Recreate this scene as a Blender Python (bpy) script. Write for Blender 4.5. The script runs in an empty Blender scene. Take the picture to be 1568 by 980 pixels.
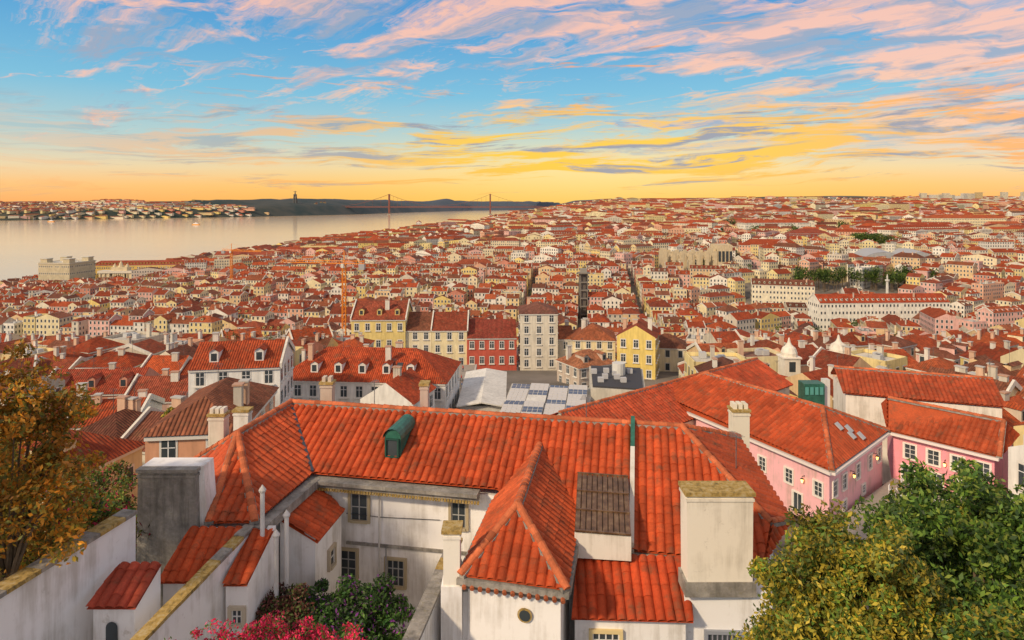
import bpy, bmesh, math, random, time
from mathutils import Vector, noise, Matrix
import numpy as np
T0=time.time()
random.seed(7); rng=np.random.default_rng(7)
S=bpy.context.scene
S.view_settings.view_transform='Standard'; S.view_settings.look='None'; S.view_settings.exposure=0
H=100.0

# ---------------------------------------------------------------- nodes
class N:
    def __init__(s,nt): s.nt=nt
    def n(s,t,**k):
        x=s.nt.nodes.new(t)
        for a,b in k.items(): setattr(x,a,b)
        return x
    def put(s,sock,v):
        if hasattr(v,'is_output'): s.nt.links.new(v,sock)
        else: sock.default_value=v
    def m(s,op,a,b=0.0,c=0.0,clamp=False):
        x=s.n('ShaderNodeMath',operation=op); x.use_clamp=clamp
        s.put(x.inputs[0],a); s.put(x.inputs[1],b); s.put(x.inputs[2],c); return x.outputs[0]
    def mix(s,f,a,b,bt='MIX'):
        x=s.n('ShaderNodeMix',data_type='RGBA',blend_type=bt)
        s.put(x.inputs[0],f)
        s.put(x.inputs[6],a if hasattr(a,'is_output') else (*a,1)); s.put(x.inputs[7],b if hasattr(b,'is_output') else (*b,1)); return x.outputs[2]
    def ramp(s,f,st):
        x=s.n('ShaderNodeValToRGB'); s.put(x.inputs[0],f); e=x.color_ramp.elements
        while len(e)<len(st): e.new(0.5)
        for i,(p,c) in enumerate(st):
            e[i].position=p; e[i].color=(*c,1) if isinstance(c,tuple) else (c,c,c,1)
        return x.outputs[0]
    def noise(s,vec,sc,det=4,rough=.55,dist=0.0):
        x=s.n('ShaderNodeTexNoise'); 
        if vec is not None: s.put(x.inputs['Vector'],vec)
        x.inputs['Scale'].default_value=sc; x.inputs['Detail'].default_value=det
        x.inputs['Roughness'].default_value=rough; x.inputs['Distortion'].default_value=dist
        return x.outputs[0]
    def vm(s,op,a,b=(0,0,0)):
        x=s.n('ShaderNodeVectorMath',operation=op); s.put(x.inputs[0],a); s.put(x.inputs[1],b); return x.outputs[0]
    def mr(s,v,a,b,c,d):
        x=s.n('ShaderNodeMapRange'); s.put(x.inputs[0],v)
        for i,q in enumerate((a,b,c,d)): x.inputs[i+1].default_value=q
        return x.outputs[0]
    def comb(s,a,b,c=0.0):
        x=s.n('ShaderNodeCombineXYZ'); s.put(x.inputs[0],a); s.put(x.inputs[1],b); s.put(x.inputs[2],c); return x.outputs[0]

def mat(name,fn,rough=.8,spec=.3):
    m=bpy.data.materials.new(name); m.use_nodes=True; nt=m.node_tree; k=N(nt)
    b=nt.nodes['Principled BSDF']; b.inputs['Roughness'].default_value=rough; b.inputs['Specular IOR Level'].default_value=spec
    fn(k,b); return m
def attr(k): return k.n('ShaderNodeAttribute',attribute_name='Col').outputs['Color']
def pos(k): return k.n('ShaderNodeNewGeometry').outputs['Position']
def bump(k,b,h,st,d):
    x=k.n('ShaderNodeBump'); x.inputs['Strength'].default_value=st; x.inputs['Distance'].default_value=d
    k.put(x.inputs['Height'],h); k.put(b.inputs['Normal'],x.outputs[0])

def f_wall(k,b):
    p=pos(k); n1=k.noise(p,.35,5,.6); n2=k.noise(p,3,4,.6)
    mp=k.vm('MULTIPLY',p,(1.6,1.6,.25)); n3=k.noise(mp,1.2,4,.6)
    f=k.m('MULTIPLY',k.mr(n1,.3,.7,.82,1.06),k.mr(n3,.3,.65,.80,1.04))
    c=k.mix(1.0,attr(k),k.comb(f,f,k.m('MULTIPLY',f,.96)),'MULTIPLY')
    k.put(b.inputs['Base Color'],c); bump(k,b,n2,.25,.02)
M_wall=mat('plaster_wall',f_wall,.85)
def f_wallnear(k,b):
    p=pos(k); n2=k.noise(p,6,5,.65)
    mp=k.vm('MULTIPLY',p,(2.5,2.5,.22)); n3=k.noise(mp,1.0,6,.65); n1=k.noise(p,.5,5,.6); n4=k.noise(p,1.7,8,.75)
    st=k.mr(k.m('MULTIPLY',n3,n1),.23,.38,0,1)
    c=k.mix(k.m('MULTIPLY',st,.5,clamp=True),attr(k),(.36,.31,.23))
    c=k.mix(k.mr(n4,.61,.68,0,.42),c,(.42,.37,.29))
    k.put(b.inputs['Base Color'],c); bump(k,b,n2,.35,.02)
M_wallnear=mat('weathered_plaster',f_wallnear,.88)
def f_conc(k,b):
    p=pos(k); n1=k.noise(p,1.3,7,.7); n2=k.noise(p,7,5,.7); n4=k.noise(k.vm('MULTIPLY',p,(3,3,.3)),1.2,5,.7)
    c=k.ramp(n1,[(.3,(.15,.14,.12)),(.5,(.29,.27,.24)),(.7,(.46,.43,.37))])
    c=k.mix(k.mr(n2,.55,.7,0,.6),c,(.22,.19,.09)); c=k.mix(k.mr(n4,.5,.65,0,.5),c,(.10,.095,.08))
    k.put(b.inputs['Base Color'],c); bump(k,b,n2,.6,.04)
M_conc=mat('mossy_concrete',f_conc,.95)
def f_moss(k,b):
    p=pos(k); n2=k.noise(p,5,5,.7)
    c=k.ramp(n2,[(.3,(.12,.10,.05)),(.5,(.42,.28,.08)),(.7,(.5,.42,.25))])
    k.put(b.inputs['Base Color'],c); bump(k,b,n2,.6,.04)
M_moss=mat('lichen_stone',f_moss,.95)
def f_roof(k,b):
    uv=k.n('ShaderNodeUVMap').outputs[0]
    sp=k.n('ShaderNodeSeparateXYZ'); k.put(sp.inputs[0],uv)
    cell=k.vm('FLOOR',uv); wn=k.n('ShaderNodeTexWhiteNoise',noise_dimensions='3D'); k.put(wn.inputs['Vector'],cell)
    p=pos(k); n1=k.noise(p,.22,5,.65); n2=k.noise(p,1.3,5,.65); n3=k.noise(p,.9,4,.6)
    f=k.m('MULTIPLY',k.mr(wn.outputs[0],0,1,.70,1.14),k.m('MULTIPLY',k.mr(n1,.3,.7,.68,1.18),k.mr(n2,.3,.7,.72,1.15)))
    c=k.mix(1.0,attr(k),k.comb(f,f,f),'MULTIPLY')
    c=k.mix(k.mr(n3,.54,.68,0,.55),c,(.16,.095,.05))
    k.put(b.inputs['Base Color'],c)
    h=k.m('ADD',k.m('ABSOLUTE',k.m('SINE',k.m('MULTIPLY',sp.outputs[0],math.pi))),k.m('MULTIPLY',k.m('FRACT',sp.outputs[1]),-.5))
    bump(k,b,h,1.0,.12)
M_roof=mat('roof_tiles',f_roof,.8,.2)
def f_tile(k,b):
    uv=k.n('ShaderNodeUVMap').outputs[0]
    sp=k.n('ShaderNodeSeparateXYZ'); k.put(sp.inputs[0],uv)
    cell=k.vm('FLOOR',uv); wn=k.n('ShaderNodeTexWhiteNoise',noise_dimensions='3D'); k.put(wn.inputs['Vector'],cell)
    wc=k.n('ShaderNodeTexWhiteNoise',noise_dimensions='1D'); k.put(wc.inputs['W'],k.m('FLOOR',sp.outputs[0]))
    p=pos(k); n1=k.noise(p,.45,5,.65); n2=k.noise(p,9,5,.6); n3=k.noise(p,1.3,7,.72)
    f=k.m('MULTIPLY',k.m('MULTIPLY',k.mr(wn.outputs[0],0,1,.80,1.16),k.mr(wc.outputs[0],0,1,.84,1.1)),k.m('MULTIPLY',k.mr(n1,.3,.7,.72,1.14),k.mr(n2,.3,.7,.82,1.12)))
    c=k.mix(1.0,attr(k),k.comb(f,f,f),'MULTIPLY')
    c=k.mix(k.mr(n3,.52,.68,0,.66),c,(.15,.085,.045))
    k.put(b.inputs['Base Color'],c); bump(k,b,n2,.3,.01)
M_tile=mat('clay_barrel_tiles',f_tile,.75,.25)
M_glass=mat('window_glass',lambda k,b:k.put(b.inputs['Base Color'],k.mix(k.noise(pos(k),.7,2),(.02,.025,.03),(.08,.10,.11))),.12,.5)
M_trim=mat('painted_trim',lambda k,b:k.put(b.inputs['Base Color'],attr(k)),.6)
M_leaf=bpy.data.materials.new('leaves'); M_leaf.use_nodes=True
k=N(M_leaf.node_tree); b=M_leaf.node_tree.nodes['Principled BSDF']; k.put(b.inputs['Base Color'],attr(k)); b.inputs['Roughness'].default_value=.6
tr=k.n('ShaderNodeBsdfTranslucent'); k.put(tr.inputs[0],attr(k)); mx=k.n('ShaderNodeMixShader'); mx.inputs[0].default_value=.35
k.nt.links.new(b.outputs[0],mx.inputs[1]); k.nt.links.new(tr.outputs[0],mx.inputs[2]); k.nt.links.new(mx.outputs[0],k.nt.nodes['Material Output'].inputs[0])
M_bark=mat('bark',lambda k,b:(k.put(b.inputs['Base Color'],k.mix(k.noise(pos(k),8,4),(.08,.055,.035),(.2,.15,.1))),),.9)
M_rust=mat('rusty_metal',lambda k,b:(k.put(b.inputs['Base Color'],k.ramp(k.noise(pos(k),3,6,.7),[(.3,(.05,.028,.015)),(.5,(.13,.07,.035)),(.7,(.24,.16,.09))])),),.35,.6)
M_green=mat('green_sheet_metal',lambda k,b:(k.put(b.inputs['Base Color'],k.ramp(k.noise(pos(k),2,5,.7),[(.3,(.012,.07,.05)),(.7,(.04,.19,.13))])),),.45,.5)
M_solar=mat('solar_panel',lambda k,b:(k.put(b.inputs['Base Color'],(.07,.10,.15,1)),),.15,.6)
def f_terr(k,b):
    p=pos(k); n1=k.noise(p,.004,8,.65); n2=k.noise(p,.05,5,.6)
    c=k.mix(k.mr(n1,.42,.56,0,1),(.045,.06,.03),(.15,.13,.09))
    sp=k.n('ShaderNodeSeparateXYZ'); k.put(sp.inputs[0],p)
    near=k.mr(sp.outputs[1],900,1800,1,0)
    pav=k.mix(k.mr(n2,.4,.6,0,1),(.13,.12,.10),(.24,.21,.18))
    c=k.mix(near,c,pav)
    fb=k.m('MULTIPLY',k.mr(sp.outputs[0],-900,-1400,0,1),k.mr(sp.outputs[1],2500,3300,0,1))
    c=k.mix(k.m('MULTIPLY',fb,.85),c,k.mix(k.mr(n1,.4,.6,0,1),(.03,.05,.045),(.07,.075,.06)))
    c=k.mix(k.mr(sp.outputs[1],4500,9000,0,.85),c,(.09,.115,.15))  # distance haze put into the ground colour: far hills shift to blue
    k.put(b.inputs['Base Color'],c)
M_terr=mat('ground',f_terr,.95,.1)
def f_water(k,b):
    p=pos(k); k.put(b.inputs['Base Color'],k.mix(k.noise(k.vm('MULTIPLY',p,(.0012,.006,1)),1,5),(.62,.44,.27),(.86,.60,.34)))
    h=k.noise(k.vm('MULTIPLY',p,(1,.5,1)),.05,4,.6); bump(k,b,h,.05,.5)
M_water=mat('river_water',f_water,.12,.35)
M_cob=mat('cobblestones',lambda k,b:(k.put(b.inputs['Base Color'],k.mix(k.noise(pos(k),3,4),(.26,.23,.20),(.42,.38,.33))),),.85)
M_lamp=bpy.data.materials.new('lamp_glow'); M_lamp.use_nodes=True
M_lamp.node_tree.nodes['Principled BSDF'].inputs['Emission Color'].default_value=(1,.5,.08,1); M_lamp.node_tree.nodes['Principled BSDF'].inputs['Emission Strength'].default_value=4
MATS=[M_wall,M_roof,M_glass,M_trim,M_conc,M_moss,M_tile,M_wallnear,M_leaf,M_bark,M_rust,M_green,M_solar,M_cob,M_lamp]
WALL,ROOF,GLASS,TRIM,CONC,MOSS,TILE,WNEAR,LEAF,BARK,RUST,GREEN,SOLAR,COB,LAMP=range(15)

# ---------------------------------------------------------------- mesh builder
class MB:
    def __init__(s): s.V=[];s.F=[];s.M=[];s.C=[];s.U=[]
    def face(s,pts,m,c=(.8,.8,.8),uv=None):
        i=len(s.V); s.V.extend([tuple(p) for p in pts]); s.F.append(tuple(range(i,i+len(pts)))); s.M.append(m); s.C.append(c)
        s.U.extend(uv if uv else [(0,0)]*len(pts))
    def hexa(s,b,t,m,c=(.8,.8,.8),bottom=False):
        n=len(b)
        for i in range(n):
            j=(i+1)%n; s.face([b[i],b[j],t[j],t[i]],m,c)
        s.face(t,m,c)
        if bottom: s.face(b[::-1],m,c)
    def box(s,x0,x1,y0,y1,z0,z1,m,c=(.8,.8,.8),ang=0,piv=None):
        P=[(x0,y0),(x1,y0),(x1,y1),(x0,y1)]
        if ang:
            px,py=piv if piv else ((x0+x1)/2,(y0+y1)/2); ca,sa=math.cos(ang),math.sin(ang)
            P=[(px+(x-px)*ca-(y-py)*sa,py+(x-px)*sa+(y-py)*ca) for x,y in P]
        s.hexa([(x,y,z0) for x,y in P],[(x,y,z1) for x,y in P],m,c,True)
    def prism(s,P,z0,z1,m,c=(.8,.8,.8)):
        s.hexa([(p[0],p[1],z0) for p in P],[(p[0],p[1],z1) for p in P],m,c,True)
    def beam(s,a,b,w,h,m,c=(.8,.8,.8),up=0.0):
        a=Vector(a);b=Vector(b);d=(b-a); l=Vector((-d.y,d.x,0)); 
        if l.length<1e-6: l=Vector((1,0,0))
        l=l.normalized()*w/2
        dn=Vector((0,0,-h)) if abs(d.normalized().z)<.95 else Vector((0,h,0))
        s.hexa([a-l+dn,b-l+dn,b+l+dn,a+l+dn],[a-l,b-l,b+l,a+l],m,c,True)
    def tube(s,pts,rad,m,c=(.3,.3,.3),n=6):
        rings=[]
        for i,p in enumerate(pts):
            p=Vector(p); d=(Vector(pts[min(i+1,len(pts)-1)])-Vector(pts[max(i-1,0)])).normalized()
            a=d.orthogonal().normalized(); bb=d.cross(a)
            r=rad[i] if isinstance(rad,(list,tuple)) else rad
            rings.append([p+(a*math.cos(2*math.pi*q/n)+bb*math.sin(2*math.pi*q/n))*r for q in range(n)])
        for i in range(len(rings)-1):
            for q in range(n):
                w=(q+1)%n; s.face([rings[i][q],rings[i][w],rings[i+1][w],rings[i+1][q]],m,c)
        s.face(rings[-1],m,c); s.face(rings[0][::-1],m,c)
    def lathe(s,cx,cy,prof,m,c=(.8,.8,.8),n=14):
        for (r0,z0),(r1,z1) in zip(prof,prof[1:]):
            for q in range(n):
                a=2*math.pi*q/n;e=2*math.pi*(q+1)/n
                P=[(cx+r0*math.cos(a),cy+r0*math.sin(a),z0),(cx+r0*math.cos(e),cy+r0*math.sin(e),z0),(cx+r1*math.cos(e),cy+r1*math.sin(e),z1),(cx+r1*math.cos(a),cy+r1*math.sin(a),z1)]
                if r1<1e-4: P=P[:3]
                if r0<1e-4: P=[P[0],P[2],P[3]]
                s.face(P,m,c)
    def obj(s,name,parent=None,dz=0.0):
        if not s.V: return None
        A=np.array(s.V,dtype=np.float64); c=(A.min(0)+A.max(0))/2; c[2]=A[:,2].min(); A=A-c
        me=bpy.data.meshes.new(name); me.from_pydata(A.tolist(),[],s.F)
        used=sorted(set(s.M)); mp={u:i for i,u in enumerate(used)}
        for u in used: me.materials.append(MATS[u])
        me.polygons.foreach_set('material_index',[mp[q] for q in s.M])
        ln=np.array([len(f) for f in s.F]); col=np.repeat(np.array([(*q,1.0) for q in s.C],dtype=np.float32),ln,axis=0)
        a=me.color_attributes.new('Col','FLOAT_COLOR','CORNER'); a.data.foreach_set('color',col.ravel())
        u=me.uv_layers.new(name='UVMap'); u.data.foreach_set('uv',np.array(s.U,dtype=np.float32).ravel())
        me.update()
        o=bpy.data.objects.new(name,me); S.collection.objects.link(o)
        loc=Vector((c[0],c[1],c[2]+dz))
        if parent: o.parent=parent; o.location=loc-parent.location
        else: o.location=loc
        return o
def empty(name,loc):
    e=bpy.data.objects.new(name,None); e.location=loc; S.collection.objects.link(e); e.empty_display_size=.5; return e

# ---------------------------------------------------------------- terrain
def interp(x,P):
    if x<=P[0][0]: return P[0][1]
    for (a,u),(b,v) in zip(P,P[1:]):
        if x<=b: return u+(v-u)*(x-a)/(b-a)
    return P[-1][1]
NEAR=[(-400,92),(0,87),(14,83),(25,79),(50,74),(80,68),(100,65),(150,59),(170,57),(185,52),(200,47),(250,35),(300,24),(360,13),(450,9),(800,6),(1e5,6)]
WEST=[(480,9),(600,30),(700,38),(900,45),(1300,52),(1800,64),(2500,76),(4000,92),(6000,108),(8000,128),(12000,150),(40000,150)]
SHORE=[(-500,-620),(550,-540),(630,-505),(690,-530),(720,-565),(820,-560),(964,-530),(1096,-535),(1380,-505),(1780,-500),(2100,-395),(2424,-305),(3478,-175),(5555,-133),(8000,0),(12000,500),(40000,3000)]
FAR=[(-20000,3000),(-6000,3400),(-3015,3850),(-2540,4350),(-2000,4950),(-1500,6000),(-1200,7300),(-600,9500),(300,10500),(3000,20000),(30000,60000)]
def sm(t): t=max(0,min(1,t)); return t*t*(3-2*t)
def T(x,y):
    sd=x-interp(y,SHORE)
    fb=y-interp(x,FAR)
    if fb>0 and sd<0:
        n=noise.noise((x*.0012,y*.0012,3))*.5+noise.noise((x*.004,y*.004,1))*.25
        g=20*math.exp(-((x+1930)/380)**2-((y-5800)/400)**2)
        inl=sm(fb/1500)
        return -6+sm(fb/300)*(66+30*n)+inl*(66+55*n)*(1.1 if x>-2600 else .75)+g
    if sd<0: return -6.0 if sd<-12 else 3+sd*.75
    z=interp(y,NEAR)
    if y>450:
        hf=sm(sd/850); w=interp(y,WEST)
        z=max(z,6+hf*(w-6))
        if y>900: z+=hf*(noise.noise((x*.002,y*.002,0))*16+noise.noise((x*.0007,y*.0007,6))*26*min(1,y/4000))*min(1,(y-900)/1500)
        if y>4200 and x>1000: z+=sm((y-4200)/1500)*sm((x-1000)/1500)*(38+60*noise.noise((x*.0006,y*.0003,4)))
    return 3+(z-3)*sm(sd/60+.1) if sd<60 else z
def axis(lim0,lim1,d0,g,dm=1e9):
    a=[0];d=d0
    while a[-1]<lim1: a.append(a[-1]+d); d=min(d*g,dm)
    b=[0];d=d0
    while b[-1]>lim0: b.append(b[-1]-d); d=min(d*g,dm)
    return sorted(set(a+b))
xs=axis(-26000,26000,8,1.035); ys=axis(-400,38000,6,1.022)
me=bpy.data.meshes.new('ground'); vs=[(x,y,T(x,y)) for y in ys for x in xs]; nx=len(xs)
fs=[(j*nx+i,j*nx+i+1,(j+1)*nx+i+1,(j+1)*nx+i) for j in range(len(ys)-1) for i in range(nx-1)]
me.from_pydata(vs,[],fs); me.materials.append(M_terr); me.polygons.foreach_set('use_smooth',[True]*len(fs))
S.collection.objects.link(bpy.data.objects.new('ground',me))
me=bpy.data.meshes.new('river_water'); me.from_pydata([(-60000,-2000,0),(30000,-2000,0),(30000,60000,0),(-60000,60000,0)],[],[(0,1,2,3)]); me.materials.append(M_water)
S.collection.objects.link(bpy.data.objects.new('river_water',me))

# ---------------------------------------------------------------- generic houses
ROOFC=[(.48,.085,.028),(.43,.078,.028),(.52,.12,.042),(.36,.08,.038),(.46,.14,.06),(.24,.085,.05),(.46,.08,.025),(.55,.105,.032),(.30,.11,.06),(.42,.10,.045)]
WALLC=[(.84,.76,.60),(.88,.83,.74),(.82,.63,.33),(.86,.66,.24),(.78,.56,.32),(.86,.74,.50),(.76,.43,.29),(.68,.61,.50),(.86,.70,.34),(.88,.82,.71),(.66,.28,.20),(.86,.74,.46),(.80,.48,.42)]
def house(mb,cx,cy,zb,w,d,h,ang,rh,wc,rc,kind,det,floors=None,trimc=(.72,.69,.62),deep=7):
    ca,sa=math.cos(ang),math.sin(ang)
    def P(x,y,z): return (cx+x*ca-y*sa,cy+x*sa+y*ca,z)
    W,D=w/2,d/2; zt=zb+h; z0=zb-deep
    C=[(-W,-D),(W,-D),(W,D),(-W,D)]
    for i in range(4):
        a=C[i];b_=C[(i+1)%4]; mb.face([P(*a,z0),P(*b_,z0),P(*b_,zt),P(*a,zt)],WALL,wc)
    o=.35 if det else .2
    def rf(pts):
        a=Vector(pts[0]);e=(Vector(pts[1])-a); L=e.length; e=e/L
        uv=[]
        for p in pts:
            q=Vector(p)-a; u=q.dot(e); v=(q-e*u).length; uv.append((u/.34,v/.45))
        mb.face(pts,ROOF,rc,uv)
    zr=zt+rh; e=zt-o*rh/max(D,1)
    if kind=='hip' and w>=d:
        r=W-D*.9; rf([P(-W-o,-D-o,e),P(W+o,-D-o,e),P(r,0,zr),P(-r,0,zr)]); rf([P(W+o,D+o,e),P(-W-o,D+o,e),P(-r,0,zr),P(r,0,zr)])
        rf([P(W+o,-D-o,e),P(W+o,D+o,e),P(r,0,zr)]); rf([P(-W-o,D+o,e),P(-W-o,-D-o,e),P(-r,0,zr)])
    elif kind=='hip':
        r=D-W*.9; rf([P(W+o,-D-o,e),P(W+o,D+o,e),P(0,r,zr),P(0,-r,zr)]); rf([P(-W-o,D+o,e),P(-W-o,-D-o,e),P(0,-r,zr),P(0,r,zr)])
        rf([P(-W-o,-D-o,e),P(W+o,-D-o,e),P(0,-r,zr)]); rf([P(W+o,D+o,e),P(-W-o,D+o,e),P(0,r,zr)])
    elif kind=='gable':
        rf([P(-W,-D-o,e),P(W,-D-o,e),P(W,0,zr),P(-W,0,zr)]); rf([P(W,D+o,e),P(-W,D+o,e),P(-W,0,zr),P(W,0,zr)])
        for sx in (-1,1):
            mb.face([P(sx*W,-sx*D,zt),P(sx*W,sx*D,zt),P(sx*W,0,zr)],WALL,wc)
            if det and random.random()<.45:
                for sy in (-1,1):
                    q=sx*(W-.01); q2=sx*(W+.3)
                    b4=[P(q,sy*(D+.2),zt-.4),P(q2,sy*(D+.2),zt-.4),P(q2,0,zr-.3),P(q,0,zr-.3)]
                    t4=[P(q,sy*(D+.2),zt+.35),P(q2,sy*(D+.2),zt+.35),P(q2,0,zr+.45),P(q,0,zr+.45)]
                    mb.hexa(b4,t4,WALL,(.78,.74,.66))
    elif kind=='gabley':
        e=zt-o*rh/max(W,1)
        rf([P(W+o,-D,e),P(W+o,D,e),P(0,D,zr),P(0,-D,zr)]); rf([P(-W-o,D,e),P(-W-o,-D,e),P(0,-D,zr),P(0,D,zr)])
        for sy in (-1,1): mb.face([P(-W,sy*D,zt),P(W,sy*D,zt),P(0,sy*D,zr)],WALL,wc)
    else:
        mb.face([P(-W+.3,-D+.3,zt-.05),P(W-.3,-D+.3,zt-.05),P(W-.3,D-.3,zt-.05),P(-W+.3,D-.3,zt-.05)],WALL,rc)
        for (a,b_,n) in (((-W,-D),(W,-D),(0,1)),((W,-D),(W,D),(-1,0)),((W,D),(-W,D),(0,-1)),((-W,D),(-W,-D),(1,0))):
            i1=(a[0]+n[0]*.3,a[1]+n[1]*.3);i2=(b_[0]+n[0]*.3,b_[1]+n[1]*.3)
            mb.hexa([P(*a,zt),P(*b_,zt),P(*i2,zt),P(*i1,zt)],[P(*a,zt+.7),P(*b_,zt+.7),P(*i2,zt+.7),P(*i1,zt+.7)],WALL,wc)
        if det:
            for q in range(3): 
                x,y=random.uniform(-W*.6,W*.6),random.uniform(-D*.5,D*.5); b4=[P(x-.7,y-.6,zt),P(x+.7,y-.6,zt),P(x+.7,y+.6,zt),P(x-.7,y+.6,zt)]; mb.hexa(b4,[(p[0],p[1],zt+1.1) for p in b4],TRIM,(.5,.5,.48))
    fl=floors or max(1,int(h/3.0)); fh=h/fl
    for i in range(4):
        a=C[i];b_=C[(i+1)%4]; mx=(a[0]+b_[0])/2;my=(a[1]+b_[1])/2
        L=math.hypot(b_[0]-a[0],b_[1]-a[1]); tx,ty=(b_[0]-a[0])/L,(b_[1]-a[1])/L; nx_,ny_=ty,-tx
        nw=(nx_*ca-ny_*sa,nx_*sa+ny_*ca); wx,wy,_=P(mx,my,0)
        if nw[0]*-wx+nw[1]*-wy<-.25*math.hypot(wx,wy): continue
        n=int(L/(2.5 if det else 3.4)); 
        if n<1: continue
        for q in range(n):
            s=-L/2+(q+.5)*L/n
            for f in range(fl):
                if det<2 and random.random()<.08: continue
                zc=zb+f*fh+fh*.52; ww=.5;hh=min(.85,fh*.3)
                def Q(u,v,off): return P(mx+tx*(s+u)+nx_*off,my+ty*(s+u)+ny_*off,zc+v)
                if det:
                    mb.face([Q(-ww-.17,-hh-.17,.03),Q(ww+.17,-hh-.17,.03),Q(ww+.17,hh+.2,.03),Q(-ww-.17,hh+.2,.03)],TRIM,trimc)
                mb.face([Q(-ww,-hh,.06),Q(ww,-hh,.06),Q(ww,hh,.06),Q(-ww,hh,.06)],GLASS)
                if det>=2:
                    for (u0,u1,v0,v1) in ((-.04,.04,-hh,hh),(-ww,ww,hh*.3,hh*.3+.07)):
                        mb.face([Q(u0,v0,.08),Q(u1,v0,.08),Q(u1,v1,.08),Q(u0,v1,.08)],TRIM,(.8,.8,.78))
                    mb.hexa([Q(-ww-.3,-hh-.3,0),Q(ww+.3,-hh-.3,0),Q(ww+.3,-hh-.3,.28),Q(-ww-.3,-hh-.3,.28)],[Q(-ww-.3,-hh-.17,0),Q(ww+.3,-hh-.17,0),Q(ww+.3,-hh-.17,.28),Q(-ww-.3,-hh-.17,.28)],TRIM,trimc)
        if det and kind!='flat':
            def R(u,off,z): return P(mx+tx*u+nx_*off,my+ty*u+ny_*off,z)
            if kind=='hip' or (kind=='gable' and i in (0,2)) or (kind=='gabley' and i in (1,3)):
                mb.hexa([R(-L/2,0,zt-.5),R(L/2,0,zt-.5),R(L/2,.22,zt-.5),R(-L/2,.22,zt-.5)],[R(-L/2,0,zt-.2),R(L/2,0,zt-.2),R(L/2,.22,zt-.2),R(-L/2,.22,zt-.2)],TRIM,trimc)
    if det:
        for q in range(random.choice((1,1,2,3))):
            x=random.uniform(-W*.8,W*.8); y=random.uniform(-D*.5,D*.5); s=random.uniform(.3,.6)
            c=random.choice(((.78,.74,.66),(.64,.59,.5),(.72,.48,.34)))
            b4=[P(x-s,y-.3,zt),P(x+s,y-.3,zt),P(x+s,y+.3,zt),P(x-s,y+.3,zt)]; zz=zr+random.uniform(.4,1.2)
            mb.hexa(b4,[(p[0],p[1],zz) for p in b4],WALL,c)
            b5=[P(x-s-.1,y-.4,zz),P(x+s+.1,y-.4,zz),P(x+s+.1,y+.4,zz),P(x-s-.1,y+.4,zz)]; mb.hexa(b5,[(p[0],p[1],zz+.15) for p in b5],TRIM,(.5,.3,.2) if random.random()<.5 else (.5,.48,.43),True)
        if cy<260:
            x,y=random.uniform(-W*.6,W*.6),random.uniform(-D*.3,D*.3); a=Vector(P(x,y,zt)); t=a+Vector((0,0,rh+random.uniform(1.5,2.6)))
            mb.tube([a,t],.03,TRIM,(.12,.12,.12),3)
            for j in range(4): q=t-Vector((0,0,.12*j)); mb.tube([q-Vector((.45-.07*j,.1*j,0)),q+Vector((.45-.07*j,.1*j,0))],.018,TRIM,(.15,.15,.15),3)
            if random.random()<.4:
                x,y=random.uniform(-W*.5,W*.5),-D*.55; zz=zt+rh*.45
                r4=[P(x-.45,y-.5,zz-rh*.5/D+.12),P(x+.45,y-.5,zz-rh*.5/D+.12),P(x+.45,y+.5,zz+rh*.5/D+.12),P(x-.45,y+.5,zz+rh*.5/D+.12)]
                if kind in('gable','hip') and w>=d: mb.hexa([(p[0],p[1],p[2]-.2) for p in r4],r4,GLASS)
    if det and kind in('gable','hip') and w>=d and random.random()<(.5 if det<2 else .9):
        nd=max(1,int((w-3)/3.5)); 
        for q in range(nd):
            sy=-1
            x=-W+ (q+.5)*w/nd
            if kind=='hip' and abs(x)>W-D*.5: continue
            zf=zt+rh*.22; yf=sy*D*.80; hgt=1.35; yb=sy*D*.80+ (hgt+.5)/rh*D*-sy
            yb=max(-D*.05,min(yb,0))
            mb.hexa([P(x-.6,yf,zf-.3),P(x+.6,yf,zf-.3),P(x+.6,yb,zf-.3),P(x-.6,yb,zf-.3)],[P(x-.6,yf,zf+hgt),P(x+.6,yf,zf+hgt),P(x+.6,yb,zf+hgt),P(x-.6,yb,zf+hgt)],WALL,wc)
            mb.face([P(x-.38,yf-.03,zf+.1),P(x+.38,yf-.03,zf+.1),P(x+.38,yf-.03,zf+hgt-.2),P(x-.38,yf-.03,zf+hgt-.2)],GLASS)
            rf([P(x-.8,yf-.2,zf+hgt),P(x-.8,yb,zf+hgt),P(x,yb,zf+hgt+.45),P(x,yf-.2,zf+hgt+.45)]); rf([P(x+.8,yb,zf+hgt),P(x+.8,yf-.2,zf+hgt),P(x,yf-.2,zf+hgt+.45),P(x,yb,zf+hgt+.45)])
            mb.face([P(x-.6,yf-.01,zf+hgt),P(x+.6,yf-.01,zf+hgt),P(x,yf-.01,zf+hgt+.4)],WALL,wc)

EXR=[]
def excl(cx,cy,hw,hd,ang=0): EXR.append((cx,cy,hw,hd,math.cos(ang),math.sin(ang)))
def blocked(x,y,mg=6.5):
    for cx,cy,hw,hd,ca,sa in EXR:
        dx,dy=x-cx,y-cy
        if abs(dx)+abs(dy)>(hw+hd)*1.5+2*mg: continue
        u=dx*ca+dy*sa; v=-dx*sa+dy*ca
        if abs(u)<hw+mg and abs(v)<hd+mg: return True
    return False
def hb(name,cx,cy,w,d,eave,base,ang,rh,wc,rc=None,kind='gable',floors=None,det=2,trimc=(.72,.69,.62)):
    mb=MB(); house(mb,cx,cy,H+base,w,d,eave-base,ang,rh,wc,rc or random.choice(ROOFC),kind,det,floors,trimc,deep=10)
    excl(cx,cy,w/2,d/2,ang); return mb.obj(name)
hb('salmon_house',-25.4,56.3,6.8,12,-17.6,-23.5,.12,1.9,(.74,.38,.23),(.34,.12,.06),'hip',2)
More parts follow.
